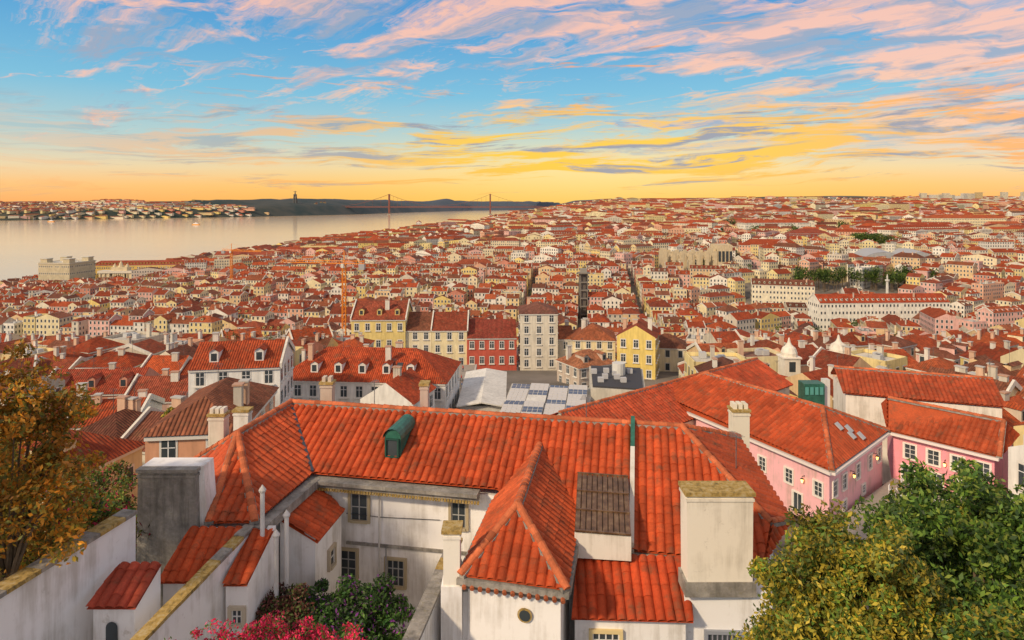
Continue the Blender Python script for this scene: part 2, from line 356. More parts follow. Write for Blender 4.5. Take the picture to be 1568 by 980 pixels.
hb('white_town_house',-39,95,12,10,-22.5,-32,.15,2.6,(.88,.86,.82),kind='gable',floors=3)
hb('salmon_town_house',-70,112,15,10,-31,-39,.1,2.8,(.70,.34,.24),(.46,.085,.04))
hb('town_house',-57,108,9,10,-31,-39,.1,2.6,(.6,.4,.33),(.42,.1,.05))
hb('white_courtyard_house',-24,112,28,14,-28.4,-36,-.08,3.8,(.88,.86,.82),(.54,.09,.03),'hip',2)
hb('white_gabled_house',-17,98,8,9,-28.3,-36,-.25,2.6,(.88,.86,.82),(.54,.09,.03),'gabley',2)
hb('yellow_apartment_house',-35,177,14,14,-30,-43,.03,3.8,(.84,.66,.26),(.42,.10,.05),'gable',3)
hb('cream_apartment_house',-25.6,178,8.6,14,-33,-43,.03,3.6,(.86,.76,.54),None,'gable',3)
hb('cream_apartment_house',-16.6,178,9.2,14,-33,-43,.03,3.6,(.86,.74,.46),None,'gable',3)
hb('red_apartment_house',-5.5,178,13,14,-35,-43,.03,3.6,(.58,.12,.08),(.36,.075,.045),'gable',2)
hb('tall_apartment_house',6.9,176,9.8,12,-28.5,-43,.02,2.0,(.74,.68,.57),(.30,.12,.08),'hip',5)
hb('town_house',14,178,4.4,12,-35.5,-43,.02,2.4,(.66,.62,.54),None,'gable',2)
hb('cream_apartment_house',21.4,172,10.8,12,-34.5,-43,-.1,3.0,(.86,.72,.44),None,'hip',3)
hb('yellow_town_house',31,160,9,11,-31.5,-42,-.3,2.6,(.84,.64,.20),None,'gabley',3)
hb('red_roof_hall',17,150,10,9,-36,-42,.5,2.6,(.6,.5,.42),(.5,.2,.1),'hip',2)
hb('arcade_square_building',255,455,92,16,-67.5,-91,.05,5,(.88,.84,.74),(.52,.085,.03),'gable',5,1)
hb('theatre_building',40,815,110,26,-62,-84,.02,8,(.86,.74,.42),(.42,.11,.06),'hip',5,1)
hb('brick_mansion',385,850,48,30,-38,-62,.05,6,(.36,.08,.055),(.38,.085,.045),'hip',4,1)
hb('yellow_palace',300,760,60,18,-47,-66,-.2,6,(.84,.68,.32),None,'hip',5,1)
hb('white_hospital',560,900,120,22,-35,-58,.3,7,(.84,.78,.64),None,'hip',5,1)
hb('yellow_river_palace',-440,800,135,18,-74,-95,.12,5,(.86,.58,.16),(.44,.10,.05),'hip',3,1)
hb('yellow_river_palace',-385,905,18,120,-76,-95,.1,5,(.86,.58,.16),(.44,.10,.05),'hip',3,1)
hb('riverside_warehouse',-400,1010,110,22,-78,-95,.05,5,(.72,.5,.32),(.44,.10,.05),'gable',3,1)
hb('grey_office_block',-98,1000,40,25,-68,-94,.1,.5,(.45,.47,.5),(.5,.5,.5),'flat',8,1)
hb('cream_office_block',-190,960,50,22,-70,-94,-.1,4,(.86,.70,.40),None,'hip',6,1)
hb('cream_office_block',-290,1050,45,22,-74,-94,.2,4,(.84,.66,.34),None,'gable',6,1)
hb('cream_office_block',-240,1180,70,25,-66,-94,.1,4,(.86,.66,.34),None,'hip',7,1)
hb('large_cream_building',520,640,50,20,-48,-66,.5,5,(.86,.76,.50),None,'hip',5,1)
hb('large_cream_building',400,470,40,16,-66,-88,.7,5,(.86,.74,.42),None,'hip',5,1)
hb('large_cream_building',215,520,46,14,-64,-84,-.3,4,(.84,.76,.58),None,'gable',5,1)
hb('large_white_building',470,560,50,16,-56,-76,.6,5,(.88,.84,.74),None,'gable',5,1)
hb('large_yellow_building',680,760,60,20,-40,-60,-.4,5,(.86,.64,.20),None,'hip',5,1)
hb('large_yellow_building',180,900,60,20,-42,-60,.15,5,(.86,.68,.30),None,'hip',5,1)
hb('large_white_building',60,1000,80,22,-46,-66,-.1,5,(.86,.80,.68),None,'hip',5,1)
hb('large_white_building',420,1050,110,26,-30,-55,.15,5,(.86,.80,.68),None,'hip',6,1)
hb('large_cream_building',760,1100,120,26,-24,-50,-.1,6,(.86,.74,.46),None,'hip',6,1)
hb('large_brick_building',-40,700,40,16,-64,-88,.1,5,(.60,.28,.18),None,'hip',6,1)
hb('large_yellow_building',-120,760,50,18,-70,-92,.1,5,(.86,.64,.24),None,'hip',5,1)
excl(-505,742,30,24)
excl(-13,140,4,30,-.03); excl(5,108,22,20); excl(4,78,20,20); excl(24,63,20,18); excl(265,553,70,22); excl(-8,150,14,18); excl(6,150,25,16)
excl(170,640,30,22); excl(380,690,40,30); excl(-455,765,24,8)

GA=math.atan(.108)
def put_house(col,x,y,w,d,ang,hh,det,sep=False,flatp=.09):
    z=T(x,y)
    if z<2 or blocked(x,y): return
    if y<66 and -31<x<44: return
    if y<52: return
    if y<85 and x<0: hh=min(hh,5.5)
    if y>500 and x-interp(y,SHORE)<150: hh=min(hh,10)
    r=random.random(); kind='flat' if r<flatp else ('gable' if r<.5 else ('hip' if r<.80 else 'gabley'))
    rc=random.choice(ROOFC) if kind!='flat' else random.choice(((.4,.38,.35),(.6,.56,.5),(.30,.14,.1),(.7,.66,.6)))
    k_=random.uniform(.72,1.12); rc=tuple(q*k_ for q in rc)
    wc=random.choice(WALLC); k_=random.uniform(.88,1.04); wc=tuple(q*k_ for q in wc)
    rh=min(w,d)*random.uniform(.21,.32)
    if sep:
        mb=MB(); house(mb,x,y,z,w,d,hh,ang,rh,wc,rc,kind,det); mb.obj('town_house')
    else: house(col,x,y,z,w,d,hh,ang,min(rh,6),wc,rc,kind,det)
def vis(x,y): return abs(x)<.86*y+35
def rows(cond,ox,oy,ext,ang,w0,w1,d,pitch,street,h0,h1,det,col,sep,flatp=.09,bigp=.08):
    ca,sa=math.cos(ang),math.sin(ang)
    n=int(ext/pitch)+1
    for j in range(-n,n+1):
        t=j*pitch; s=-ext
        blk=random.uniform(30,60) if street else 1e9
        while s<ext:
            big=random.random()<bigp
            w=random.uniform(w0,w1)*(random.uniform(1.7,2.6) if big else 1)
            c=s+w/2; x=ox+c*ca-t*sa; y=oy+c*sa+t*ca
            if cond(x,y) and vis(x,y):
                put_house(col,x,y,w,d*random.uniform(.8,1.15),ang+random.uniform(-.03,.03),random.uniform(h0,h1)+(random.uniform(1,5) if big else 0),det,sep,flatp)
            s+=w+(.05 if random.random()<.8 else random.uniform(1,4)); blk-=w
            if blk<0: s+=street; blk=random.uniform(30,60)
def zones(y0,y1,zs,*a,amp=.5,cond=lambda x,y:True,**kk):
    X=int((y1*.9+60)/zs)+1
    for j in range(int(y0/zs)-1,int(y1/zs)+2):
        for i in range(-X,X+1):
            cx,cy=(i+.5)*zs,(j+.5)*zs
            if not vis(cx*.8,cy+zs): continue
            ang=GA+random.uniform(-amp,amp)+(math.pi/2 if random.random()<.25 else 0)
            rows(lambda x,y:y0<=y<y1 and i*zs<=x<(i+1)*zs and j*zs<=y<(j+1)*zs and cond(x,y),cx,cy,zs*.75,ang,*a,**kk)
baixa=lambda x,y:370<y<650 and -420<x<.18*y+40
A=MB()
zones(46,200,45,6.5,11,9,15,4,4.5,8.5,1,A,True,amp=.45,bigp=.0)
zones(200,400,60,7,13,10,16,5,7,13,1,A,True,amp=.5,cond=lambda x,y:not baixa(x,y),bigp=.03)
D=MB()
ca,sa=math.cos(-GA),math.sin(-GA)
for j in range(0,15):
    t=380+j*19
    for bcol in range(-12,5):
        s=bcol*44+3.5; e=(bcol+1)*44-3.5
        while s<e-4:
            w=min(random.uniform(7,16),e-s); c=s+w/2
            x=c*ca-t*sa; y=c*sa+t*ca
            if baixa(x,y) and vis(x,y): put_house(D,x,y,w,random.uniform(10,13.5),-GA,random.uniform(11,19),1)
            s+=w+.05
D.obj('downtown_grid_houses')
B=MB(); zones(400,900,90,9,17,11,19,6,8,18,1,B,False,amp=.55,cond=lambda x,y:not baixa(x,y),bigp=.12); B.obj('hillside_quarter_houses')
B=MB(); zones(900,1900,170,13,28,13.5,28,10,8,20,0,B,False,amp=.6,flatp=.11,bigp=.13); B.obj('western_quarter_houses')
B=MB(); zones(1900,5200,400,26,60,19,60,16,9,28,0,B,False,amp=.6,flatp=.16,bigp=.15); B.obj('distant_city_houses')
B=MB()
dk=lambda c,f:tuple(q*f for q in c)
for q in range(600):
    x=random.uniform(-4800,-1500); y=interp(x,FAR)+abs(random.gauss(0,1))*420+60
    if abs(x)>.9*y: continue
    z=T(x,y)
    if z<5 or noise.noise((x*.002,y*.002,9))<(.02 if x<-2700 else .3): continue
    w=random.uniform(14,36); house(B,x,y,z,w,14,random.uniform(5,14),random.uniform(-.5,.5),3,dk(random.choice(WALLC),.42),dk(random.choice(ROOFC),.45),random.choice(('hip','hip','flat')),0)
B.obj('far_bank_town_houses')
B=MB()
for q in range(34):
    x=random.uniform(2850,3900); y=random.uniform(4000,4600); house(B,x,y,T(x,y),random.uniform(25,45),25,random.uniform(30,80),random.uniform(-.3,.3),2,dk(random.choice(WALLC[:3]),.8),(.5,.5,.5),'flat',0)
B.obj('distant_apartment_towers')
print('city',time.time()-T0)

# ---------------------------------------------------------------- foliage
def leaves(mb,cl,n,size,pal,flat=.0):
    for (c,r,sh) in cl:
        m=max(4,int(n)); 
        P=rng.normal(0,.5,(m,3)); L=np.linalg.norm(P,axis=1); P=P/np.maximum(L,1)[:,None]
        P=P*np.array(r)+np.array(c)
        U=rng.normal(size=(m,3)); U/=np.linalg.norm(U,axis=1)[:,None]; W=rng.normal(size=(m,3)); W=np.cross(U,W); W/=np.linalg.norm(W,axis=1)[:,None]
        sz=size*rng.uniform(.6,1.4,(m,1)); U=U*sz; W=W*sz*.45
        q=np.stack([P-U,P+W,P+U,P-W],1).reshape(-1,3); base=len(mb.V)
        mb.V.extend(q.tolist())
        mb.F.extend([(base+4*i,base+4*i+1,base+4*i+2,base+4*i+3) for i in range(m)]); mb.M.extend([LEAF]*m)
        co=np.array(pal)[rng.integers(len(pal),size=m)]*(sh*rng.uniform(.7,1.3,(m,1))); mb.C.extend(map(tuple,co.tolist())); mb.U.extend([(0,0)]*(4*m))
def crown(center,R,K,cr,surf=.6):
    out=[]
    for q in range(K):
        v=rng.normal(size=3); v/=np.linalg.norm(v); rr=rng.uniform(surf,1.0)
        nz=1+.34*noise.noise((v[0]*2.2,v[1]*2.2,v[2]*2.2+center[0]))
        p=np.array(center)+v*np.array(R)*rr*nz
        s=cr*rng.uniform(.6,1.3); out.append((tuple(p),(s,s,s*.8),float(rng.uniform(.5,1.4))))
    return out
def tree(name,base,center,R,K,cr,n,size,pal,trunk=.18,surf=.35,limbs=14):
    mb=MB(); cl=crown(center,R,K,cr,surf)
    b_=Vector(base); c=Vector(center); fork=b_.lerp(c,.55)
    mb.tube([b_,b_.lerp(fork,.5)+Vector((.1,.05,0)),fork],[trunk,trunk*.8,trunk*.6],BARK)
    for q in range(limbs):
        t=Vector(cl[int(rng.integers(len(cl)))][0]); mid=fork.lerp(t,.5)+Vector((0,0,.25*R[2]*.3))
        mb.tube([fork,mid,t],[trunk*.42,trunk*.22,trunk*.06],BARK,n=5)
    leaves(mb,cl,n,size,pal); return mb.obj(name,dz=H)
AUT=[(.50,.22,.02),(.62,.28,.025),(.36,.19,.02),(.22,.18,.03),(.66,.25,.02),(.42,.28,.03),(.18,.19,.03)]
OLV=[(.32,.28,.03),(.46,.36,.035),(.18,.21,.03),(.10,.14,.025),(.55,.42,.05)]
GRN=[(.06,.13,.02),(.11,.21,.03),(.18,.30,.04),(.04,.08,.02),(.26,.32,.05)]
tree('autumn_tree',(-16.6,21.5,-18),(-17.0,22,-8.6),(3.5,2.9,4.2),175,.62,135,.10,AUT,.2,.3,34)
tree('autumn_tree',(-19.8,25.5,-20),(-21,26,-12.5),(3.2,2.5,4.0),80,.7,140,.12,AUT[2:]+OLV,.2,.3,16)
tree('olive_shrub',(7.6,14.8,-16.5),(7.7,14.7,-9.85),(2.2,1.9,2.65),210,.42,265,.065,OLV*2+GRN[1:3],.14,.5,16)
tree('green_tree',(12.4,17.5,-17.2),(12.6,17.3,-10.3),(3.2,2.3,3.1),220,.5,250,.085,GRN,.2,.45,18)
tree('green_shrub',(9.6,13,-16),(9.9,13.1,-9.9),(1.5,1.5,1.6),80,.45,260,.07,GRN+OLV[:2],.12,.5,8)
tree('green_shrub',(14.5,22,-18),(15.2,22.3,-11.9),(3.2,2,2.1),90,.6,200,.1,GRN+OLV[:2],.16,.4,8)
BG=[(.04,.12,.025),(.08,.18,.035),(.12,.23,.04),(.04,.08,.02)]
PUR=[(.32,.07,.38)]
tree('flowering_courtyard_tree',(-6.6,26.6,-20.6),(-6.6,26.2,-16.9),(2.8,1.5,1.6),120,.45,230,.085,BG*2+PUR,.12,.4,8)
tree('red_leaved_shrub',(-9,25.6,-20.6),(-9.0,25.6,-16.1),(1.2,.9,.9),45,.4,180,.08,[(.12,.05,.03),(.18,.06,.05),(.09,.12,.03)],.08,.3,5)
PINK=[(.85,.03,.12),(.90,.07,.20),(.70,.01,.07),(.80,.04,.14),(.08,.15,.03),(.12,.22,.04)]
tree('bougainvillea',(-8.0,19.6,-17.5),(-7.3,19.5,-13.4),(3.2,1.0,1.0),165,.24,85,.05,PINK,.07,.3,26)
for (a,b_,c_) in ((-25,33,-17),(-24,38,-18.5),(-17.4,27.5,-14.5),(-29,45,-20)):
    tree('garden_shrub',(a,b_,c_-3),(a,b_,c_),(3.0,2,2.2),50,.6,140,.11,GRN+AUT[2:4]+[(.5,.03,.08)],.12,.3,6)
tree('garden_shrub',(-33.5,66,-30),(-33.5,66,-22),(1.8,1.8,1.6),35,.6,120,.2,OLV,.12,.3,6)
tree('bare_tree',(24,38,-27),(25,38.5,-18.5),(3.5,2,2.4),30,.5,10,.1,OLV,.12,.2,26)
tr_=MB()
def townt(x,y,r,h,pal=GRN):
    z=T(x,y)
    if z<2: return
    tr_.tube([(x,y,z),(x,y,z+h*.6)],[.3,.2],BARK)
    leaves(tr_,[((x+random.uniform(-r,r)*.6,y+random.uniform(-r,r)*.6,z+h*random.uniform(.55,1)),(r*.6,r*.6,r*.5),random.uniform(.6,1.2)) for q in range(6)],26 if y>330 else 60,r*(.16 if y>330 else .07),pal)
DG=[dk(c,.7) for c in GRN]
for q in range(70): townt(random.uniform(250,365),random.uniform(564,578),5,random.uniform(14,19),DG)
for q in range(260):
    y=random.uniform(900,2600); x=random.uniform(.3,.85)*y; 
    if noise.noise((x*.006,y*.006,5))>.12: townt(x,y,11,17,DG)
for q in range(60): townt(random.gauss(440,12),random.gauss(800,14),6,20,DG)
for q in range(140): y=random.uniform(200,1000); townt(random.uniform(-.6,.7)*y,y,3.5,13,DG)
tr_.obj('town_trees')
print('trees',time.time()-T0)

# ---------------------------------------------------------------- near house with barrel tiles
R0=Vector((-12.3,36.4,-11.1)); dr=Vector((.981,-.19,0)).normalized(); nf=Vector((-.19,-.981,0)).normalized()
def rp(s,d): return R0+dr*s+nf*d+Vector((0,0,-.488*d))
def tiled(name,poly,udir,parent,period=.36,row=.46,amp=.13,ns=6,col=(.54,.088,.024)):
    poly=[Vector(p) for p in poly]; n=(poly[1]-poly[0]).cross(poly[2]-poly[0]).normalized()
    if n.z<0: n=-n
    u=Vector(udir); u=(u-n*u.dot(n)).normalized(); v=n.cross(u).normalized()
    if v.z<0: v=-v
    O=poly[0]; Q=[((p-O).dot(u),(p-O).dot(v)) for p in poly]
    u0=min(q[0] for q in Q)-.1;u1=max(q[0] for q in Q)+.1;v0=min(q[1] for q in Q);v1=max(q[1] for q in Q)+.1
    nc=int((u1-u0)/period)+2; nr=int((v1-v0)/row)+2
    V=[];F=[];UV=[]
    w=nc*ns+1
    prev=None
    tj=rng.uniform(-.03,.03,(nr,nc+1)); hj=rng.uniform(-.01,.016,(nr,nc+1))
    prof=[0,.62,.93,1.0,.93,.62] if ns==6 else [0,.8,1.0,.8]
    for j in range(nr):
        base=len(V)
        for e in (0,1):
            for i in range(w):
                ci=min(i//ns,nc)
                hh=amp*prof[i%ns]*.9+ hj[j,ci]
                vv=v0+j*row+(row*e)+(tj[j,ci] if e==0 else 0)-(.03 if e==0 else 0)
                hh+=(.020 if e==0 else 0.0)
                V.append(O+u*(u0+period*i/ns)+v*vv+n*hh)
        for i in range(w-1):
            F.append((base+i,base+i+1,base+w+i+1,base+w+i)); UV.append((i//ns+.5,j+.5))
            if j>0:
                F.append((prev+w+i,prev+w+i+1,base+i+1,base+i)); UV.append((i//ns+.5,j+.5))
        prev=base
    me=bpy.data.meshes.new(name); me.from_pydata(V,[],F)
    uvl=me.uv_layers.new(name='UVMap'); uvl.data.foreach_set('uv',np.repeat(np.array(UV,dtype=np.float32),4,axis=0).ravel())
    bm=bmesh.new(); bm.from_mesh(me)
    cen=sum(poly,Vector())/len(poly)
    for i in range(len(poly)):
        a=poly[i];b_=poly[(i+1)%len(poly)]; e=b_-a; e=e-n*e.dot(n)
        if e.length<1e-4: continue
        pn=e.cross(n).normalized()
        if pn.dot(cen-a)>0: pn=-pn
        bmesh.ops.bisect_plane(bm,geom=bm.verts[:]+bm.edges[:]+bm.faces[:],plane_co=a,plane_no=pn,clear_outer=True)
    bv=[bm.verts.new(p-n*.03) for p in poly]; bm.faces.new(bv)
    bm.to_mesh(me); bm.free()
    me.materials.append(M_tile)
    ca_=me.color_attributes.new('Col','FLOAT_COLOR','CORNER'); ca_.data.foreach_set('color',np.tile(np.array((*col,1),dtype=np.float32),len(me.loops)))
    me.transform(Matrix.Translation(-cen))
    o=bpy.data.objects.new(name,me); S.collection.objects.link(o); o.parent=parent; o.location=cen+Vector((0,0,H))-parent.location
    return o
def caps(mb,a,b_,r=.17,col=(.64,.17,.065),step=.36,lift=.08):
    a=Vector(a)+Vector((0,0,lift));b_=Vector(b_)+Vector((0,0,lift)); L=(b_-a).length; n=max(1,int(L/step)); d=(b_-a)/L
    side=d.cross(Vector((0,0,1))).normalized(); up=side.cross(d).normalized()
    for i in range(n):
        p=a+d*(L*i/n); q=a+d*(L*(i+1)/n+.04); j=random.uniform(-.012,.012)
        A_=[p+side*math.cos(t)*r+up*(math.sin(t)*r*.95+j) for t in [math.pi*k_/6 for k_ in range(7)]]
        B_=[q+side*math.cos(t)*r*.84+up*(math.sin(t)*r*.76+j) for t in [math.pi*k_/6 for k_ in range(7)]]
        f=random.uniform(.75,1.15); c=tuple(x*f for x in col)
        for k_ in range(6): mb.face([A_[k_],A_[k_+1],B_[k_+1],B_[k_]],TILE,c,[(i+.5,.5)]*4)
        mb.face(A_,TILE,c,[(i+.5,.5)]*7); mb.face(B_,TILE,c,[(i+.5,.5)]*7)
    mb.beam(a-Vector((0,0,.02)),b_-Vector((0,0,.02)),r*2.2,.14,CONC)
def window(mb,c,rd,nm,w,h,fr=(.55,.48,.36),bars=(1,2),glass=GLASS,sash=(.75,.74,.7),fw=.13):
    c=Vector(c);rd=Vector(rd).normalized();nm=Vector(nm).normalized();up=Vector((0,0,1))
    def bx(u0,u1,v0,v1,o0,o1,m,col):
        P=lambda u,v,o:c+rd*u+up*v+nm*o
        mb.hexa([P(u0,v0,o0),P(u1,v0,o0),P(u1,v0,o1),P(u0,v0,o1)],[P(u0,v1,o0),P(u1,v1,o0),P(u1,v1,o1),P(u0,v1,o1)],m,col,True)
    W,Hh=w/2,h/2
    bx(-W,W,-Hh,Hh,-.05,.02,glass,(.1,.1,.1))
    bx(-W-fw,-W,-Hh-fw,Hh+fw,-.05,.11,TRIM,fr); bx(W,W+fw,-Hh-fw,Hh+fw,-.05,.11,TRIM,fr)
    bx(-W,W,Hh,Hh+fw,-.05,.108,TRIM,fr); bx(-W,W,-Hh-fw,-Hh,-.05,.15,TRIM,fr)
    for i in range(bars[0]): u=-W+w*(i+1)/(bars[0]+1); bx(u-.025,u+.025,-Hh,Hh,.02,.05,TRIM,sash)
    for i in range(bars[1]): v=-Hh+h*(i+1)/(bars[1]+1); bx(-W,W,v-.02,v+.02,.021,.048,TRIM,sash)
    for u in (-W,W-.05): bx(u,u+.05,-Hh,Hh,.02,.055,TRIM,sash)

NH=empty('tiled_mansion',(0,30,H-20))
P1=Vector((.23,25.7,-11.9));P2=Vector((1.35,32.1,-11.9));PL=Vector((-1.87,23.7,-13.5));PR=Vector((1.92,22.8,-13.5))
V1=Vector((-9.69,31.72,-13.1));V2=Vector((-10.57,26.83,-13.1));LL=Vector((-13.2,31.4,-11.1));C2=Vector((-12.45,26.8,-13.1));C3=Vector((-16.3,32.1,-13.1));BB=Vector((-15.9,37.1,-13.1))
R1=rp(18.75,0);R2=rp(21.1,0);C1=rp(23.8,6.3);HH=rp(24.4,4.6);E1=Vector((12.1,28.3,-13.7));E2=Vector((11.9,34.2,-12.25))
tiled('roof_main_left',[R0,V1,rp(12.6,4.1),rp(12.6,0)],dr,NH)
tiled('roof_main_centre',[rp(12.6,0),rp(12.6,4.1),rp(16.3,6.3),rp(18.7,6.3),R1],dr,NH)
tiled('roof_main_right',[R1,rp(18.75,6.3),C1,HH,R2],dr,NH)
tiled('roof_right_end',[R2,HH,E1,E2],(E2-E1),NH,col=(.46,.085,.03))
tiled('roof_right_corner',[HH,C1,E1],(E1-C1),NH)
bk=-nf; b0=R0+bk*4.3+Vector((0,0,-2.1)); b1=R2+bk*4.3+Vector((0,0,-2.1))
tiled('roof_back',[R0,R2,b1,b0],dr,NH,ns=4)
tiled('roof_back_corner',[R2,E2,b1],dr,NH,ns=4)
tiled('roof_left_wing_right',[R0,LL,V2,V1],(V1-V2),NH,col=(.56,.098,.03))
tiled('roof_left_wing_front',[LL,C2,V2],(V2-C2),NH)
tiled('roof_left_wing_hip',[LL,C3,C2],(C2-C3),NH,col=(.56,.10,.035))
tiled('roof_left_wing_back',[R0,BB,C3,LL],(BB-C3),NH,ns=4)
wd=(P2-P1).normalized()
tiled('roof_front_wing_left',[P1,PL,PL+wd*6.0,P1+wd*7.0],wd,NH,col=(.60,.115,.036))
tiled('roof_front_wing_right',[P1,P1+wd*7.0,PR+wd*7.4,PR],wd,NH,col=(.54,.095,.028))
tiled('roof_front_wing_hip',[P1,PL,PR],(PR-PL),NH)
a1=Vector((-9.75,31.9,-13.6));d1=Vector((-10.1,28.2,-13.6));c1=Vector((-8.3,27.9,-14.5));bb1=Vector((-7.9,30.9,-14.5))
tiled('roof_lean_to_a',[a1,d1,c1,bb1],(a1-d1),NH)
q=[Vector((-10.6,26.6,-13.3)),Vector((-9.7,26.6,-13.3)),Vector((-10.0,24.6,-14.4)),Vector((-10.9,24.6,-14.4))]
tiled('roof_lean_to_b',q,(1,0,0),NH)
q1=[Vector((-13.1,26.6,-13.2)),Vector((-10.95,26.6,-13.2)),Vector((-11.65,24.6,-14.3)),Vector((-13.35,24.6,-14.3))]
tiled('roof_lean_to_c',q1,(1,0,0),NH)
e1=[Vector((2.65,26.5,-14.2)),Vector((7.1,26.2,-14.2)),Vector((6.67,24.0,-15.4)),Vector((2.2,24.2,-15.4))]
tiled('roof_lower_right',e1,(e1[2]-e1[3]),NH,col=(.50,.07,.02))
mb=MB()
for (a,b_) in ((R0,R2),(R0,LL),(LL,V2),(LL,C3),(LL,C2),(R2,HH),(HH,E1),(P1,P2),(P1,PL),(P1,PR),(R2,E2)): caps(mb,a,b_)
mb.obj('ridge_tiles',NH,H)
mb=MB()
W_=(.90,.88,.85)
g=lambda s,d:(rp(s,d).x,rp(s,d).y)
mb.prism([(-9.75,31.9),(-1.2,30.45),g(15,4.3),g(23.4,4.3),(11.6,29.0),(11.5,34.0),(9.1,36.0),(-11.2,40.1),(-15.5,37.0),(-16.0,32.2),(-12.3,27.1),(-10.7,27.1)],-21,-13.55,WNEAR,W_)
mb.prism([g(15.6,4.0),g(15.6,6.05),g(23.6,6.05),g(23.9,4.0)],-21,-14.45,WNEAR,W_)
mb.prism([(-1.62,23.95),(1.72,23.12),(2.75,29.6),(-.6,30.4)],-21,-13.6,WNEAR,W_)
mb.prism([(2.35,24.45),(6.45,24.25),(6.9,26.9),(2.7,27.2)],-21,-15.35,WNEAR,W_)
mb.prism([(6.5,24.62),(9.75,24.5),(10.0,26.2),(6.8,26.6)],-21,-14.6,WNEAR,W_)
mb.hexa([(-10.05,28.3,-21),(-8.45,28.05,-21),(-8.05,30.8,-21),(-9.7,31.8,-21)],[(-10.05,28.3,-13.66),(-8.45,28.05,-14.45),(-8.05,30.8,-14.5),(-9.7,31.8,-13.66)],WNEAR,W_)
mb.hexa([(-10.85,24.75,-21),(-10.0,24.75,-21),(-9.72,26.9,-21),(-10.6,26.9,-21)],[(-10.85,24.75,-14.36),(-10.0,24.75,-14.36),(-9.72,26.9,-13.25),(-10.6,26.9,-13.25)],WNEAR,W_)
mb.hexa([(-13.25,24.8,-21),(-11.6,24.8,-21),(-11.0,26.65,-21),(-13.05,26.65,-21)],[(-13.25,24.8,-14.25),(-11.6,24.8,-14.25),(-11.0,26.65,-13.2),(-13.05,26.65,-13.2)],WNEAR,W_)
mb.obj('walls',NH,H)
mb=MB()
g0=V1+nf*.22;g1=rp(11.8,4.1)+nf*.22
mb.beam(g0+Vector((-.1,0,-.12)),g1+Vector((0,0,-.12)),.62,.16,CONC); mb.beam(g0+Vector((-.1,.12,-.30)),g1+Vector((0,.12,-.30)),.4,.22,CONC)
mb.beam(V1+Vector((.2,-.25,-.10)),V2+Vector((.2,-.2,-.10)),.55,.38,CONC)
mb.beam(PL+Vector((-.1,.1,-.06)),PR+Vector((.1,.1,-.06)),.38,.22,CONC); mb.beam(PL+Vector((0,.2,-.30)),PR+Vector((0,.2,-.30)),.3,.16,CONC)
mb.beam(PL+Vector((.05,.35,-.07)),PL+wd*5.6+Vector((.05,0,-.07)),.38,.3,CONC)
mb.beam(PR+Vector((-.02,.35,-.07)),PR+wd*3.2+Vector((-.02,0,-.07)),.38,.3,CONC)
mb.beam(rp(16.1,6.35)+Vector((0,0,-.05)),rp(23.9,6.35)+Vector((0,0,-.05)),.35,.2,CONC)
for i in range(60):
    t=i/59; p=g0.lerp(g1,t)+nf*.08; mb.box(p.x-.05,p.x+.05,p.y-.09,p.y+.06,p.z-.62,p.z-.5,MOSS)
for i in range(13):
    p=PL.lerp(PR,(i+.5)/13); mb.tube([p+Vector((0,-.18,-.33)),p+Vector((0,.1,-.24))],.085,TILE,(.42,.12,.05),6)
def parapet(a,b_,w,cw,zb):
    a=Vector(a);b_=Vector(b_); mb.hexa([Vector((p.x+sx*w/2,p.y,zb)) for p,sx in ((a,-1),(b_,-1),(b_,1),(a,1))],[Vector((p.x+sx*w/2,p.y,p.z-.12)) for p,sx in ((a,-1),(b_,-1),(b_,1),(a,1))],WNEAR,W_)
    n=int((b_-a).length/.7)
    for i in range(n):
        p=a.lerp(b_,i/n);r=a.lerp(b_,(i+.97)/n); j=random.uniform(-.015,.015); mb.beam(p+Vector((0,0,j)),r+Vector((0,0,j)),cw,.13,MOSS if random.random()<.3 else CONC)
parapet((-10.75,26.75,-13.15),(-12.1,20.4,-14.0),.34,.46,-21)
parapet((-2.35,27.6,-14.1),(-3.5,21.2,-14.6),.4,.55,-21)
parapet((-2.35,27.5,-14.9),(-1.75,24.1,-14.2),.3,.4,-21)
a=rp(18.72,-.1)+Vector((0,0,.36));b_=rp(18.72,6.3)+Vector((0,0,.34)); m_=a.lerp(b_,.28)
mb.beam(a,m_,.2,.5,GREEN); mb.beam(m_,b_,.2,.5,WNEAR,(.66,.63,.56))
mb.beam(rp(.0,.1)+Vector((0,0,.16)),V1+Vector((0,0,.16)),.14,.14,TRIM,(.05,.06,.08))
mb.obj('gutters_and_parapets',NH,H)
def chimney(name,x0,x1,y0,y1,zb,zt,c=(.70,.67,.60),taper=0,cap=MOSS,m=WNEAR,pots=0,parent=NH):
    mb=MB(); mb.hexa([(x0-taper,y0,zb),(x1+taper,y0,zb),(x1+taper,y1,zb),(x0-taper,y1,zb)],[(x0,y0,zt),(x1,y0,zt),(x1,y1,zt),(x0,y1,zt)],m,c)
    mb.box(x0-.07,x1+.07,y0-.07,y1+.07,zt,zt+.14,cap); mb.box(x0-.04,x1+.04,y0-.04,y1+.04,zt-.2,zt-.1,m,c)
    for i in range(pots):
        px=x0+(i+.5)*(x1-x0)/pots; mb.box(px-.1,px+.1,y0+.1,y1-.1,zt+.14,zt+.42,m,c)
    mb.obj(name,parent,H)
chimney('white_chimney',6.52,9.0,24.35,25.3,-14.3,-10.9,(.84,.78,.66),-.03)
mb=MB(); mb.box(6.45,9.1,24.3,25.35,-14.65,-14.1,CONC); mb.obj('chimney_base',NH,H)
chimney('corner_chimney',-2.5,-1.9,23.75,24.4,-13.9,-12.0,(.84,.80,.70))
mb=MB(); mb.box(-2.58,-1.82,23.68,24.46,-20,-13.9,WNEAR,W_); mb.obj('chimney_breast',NH,H)
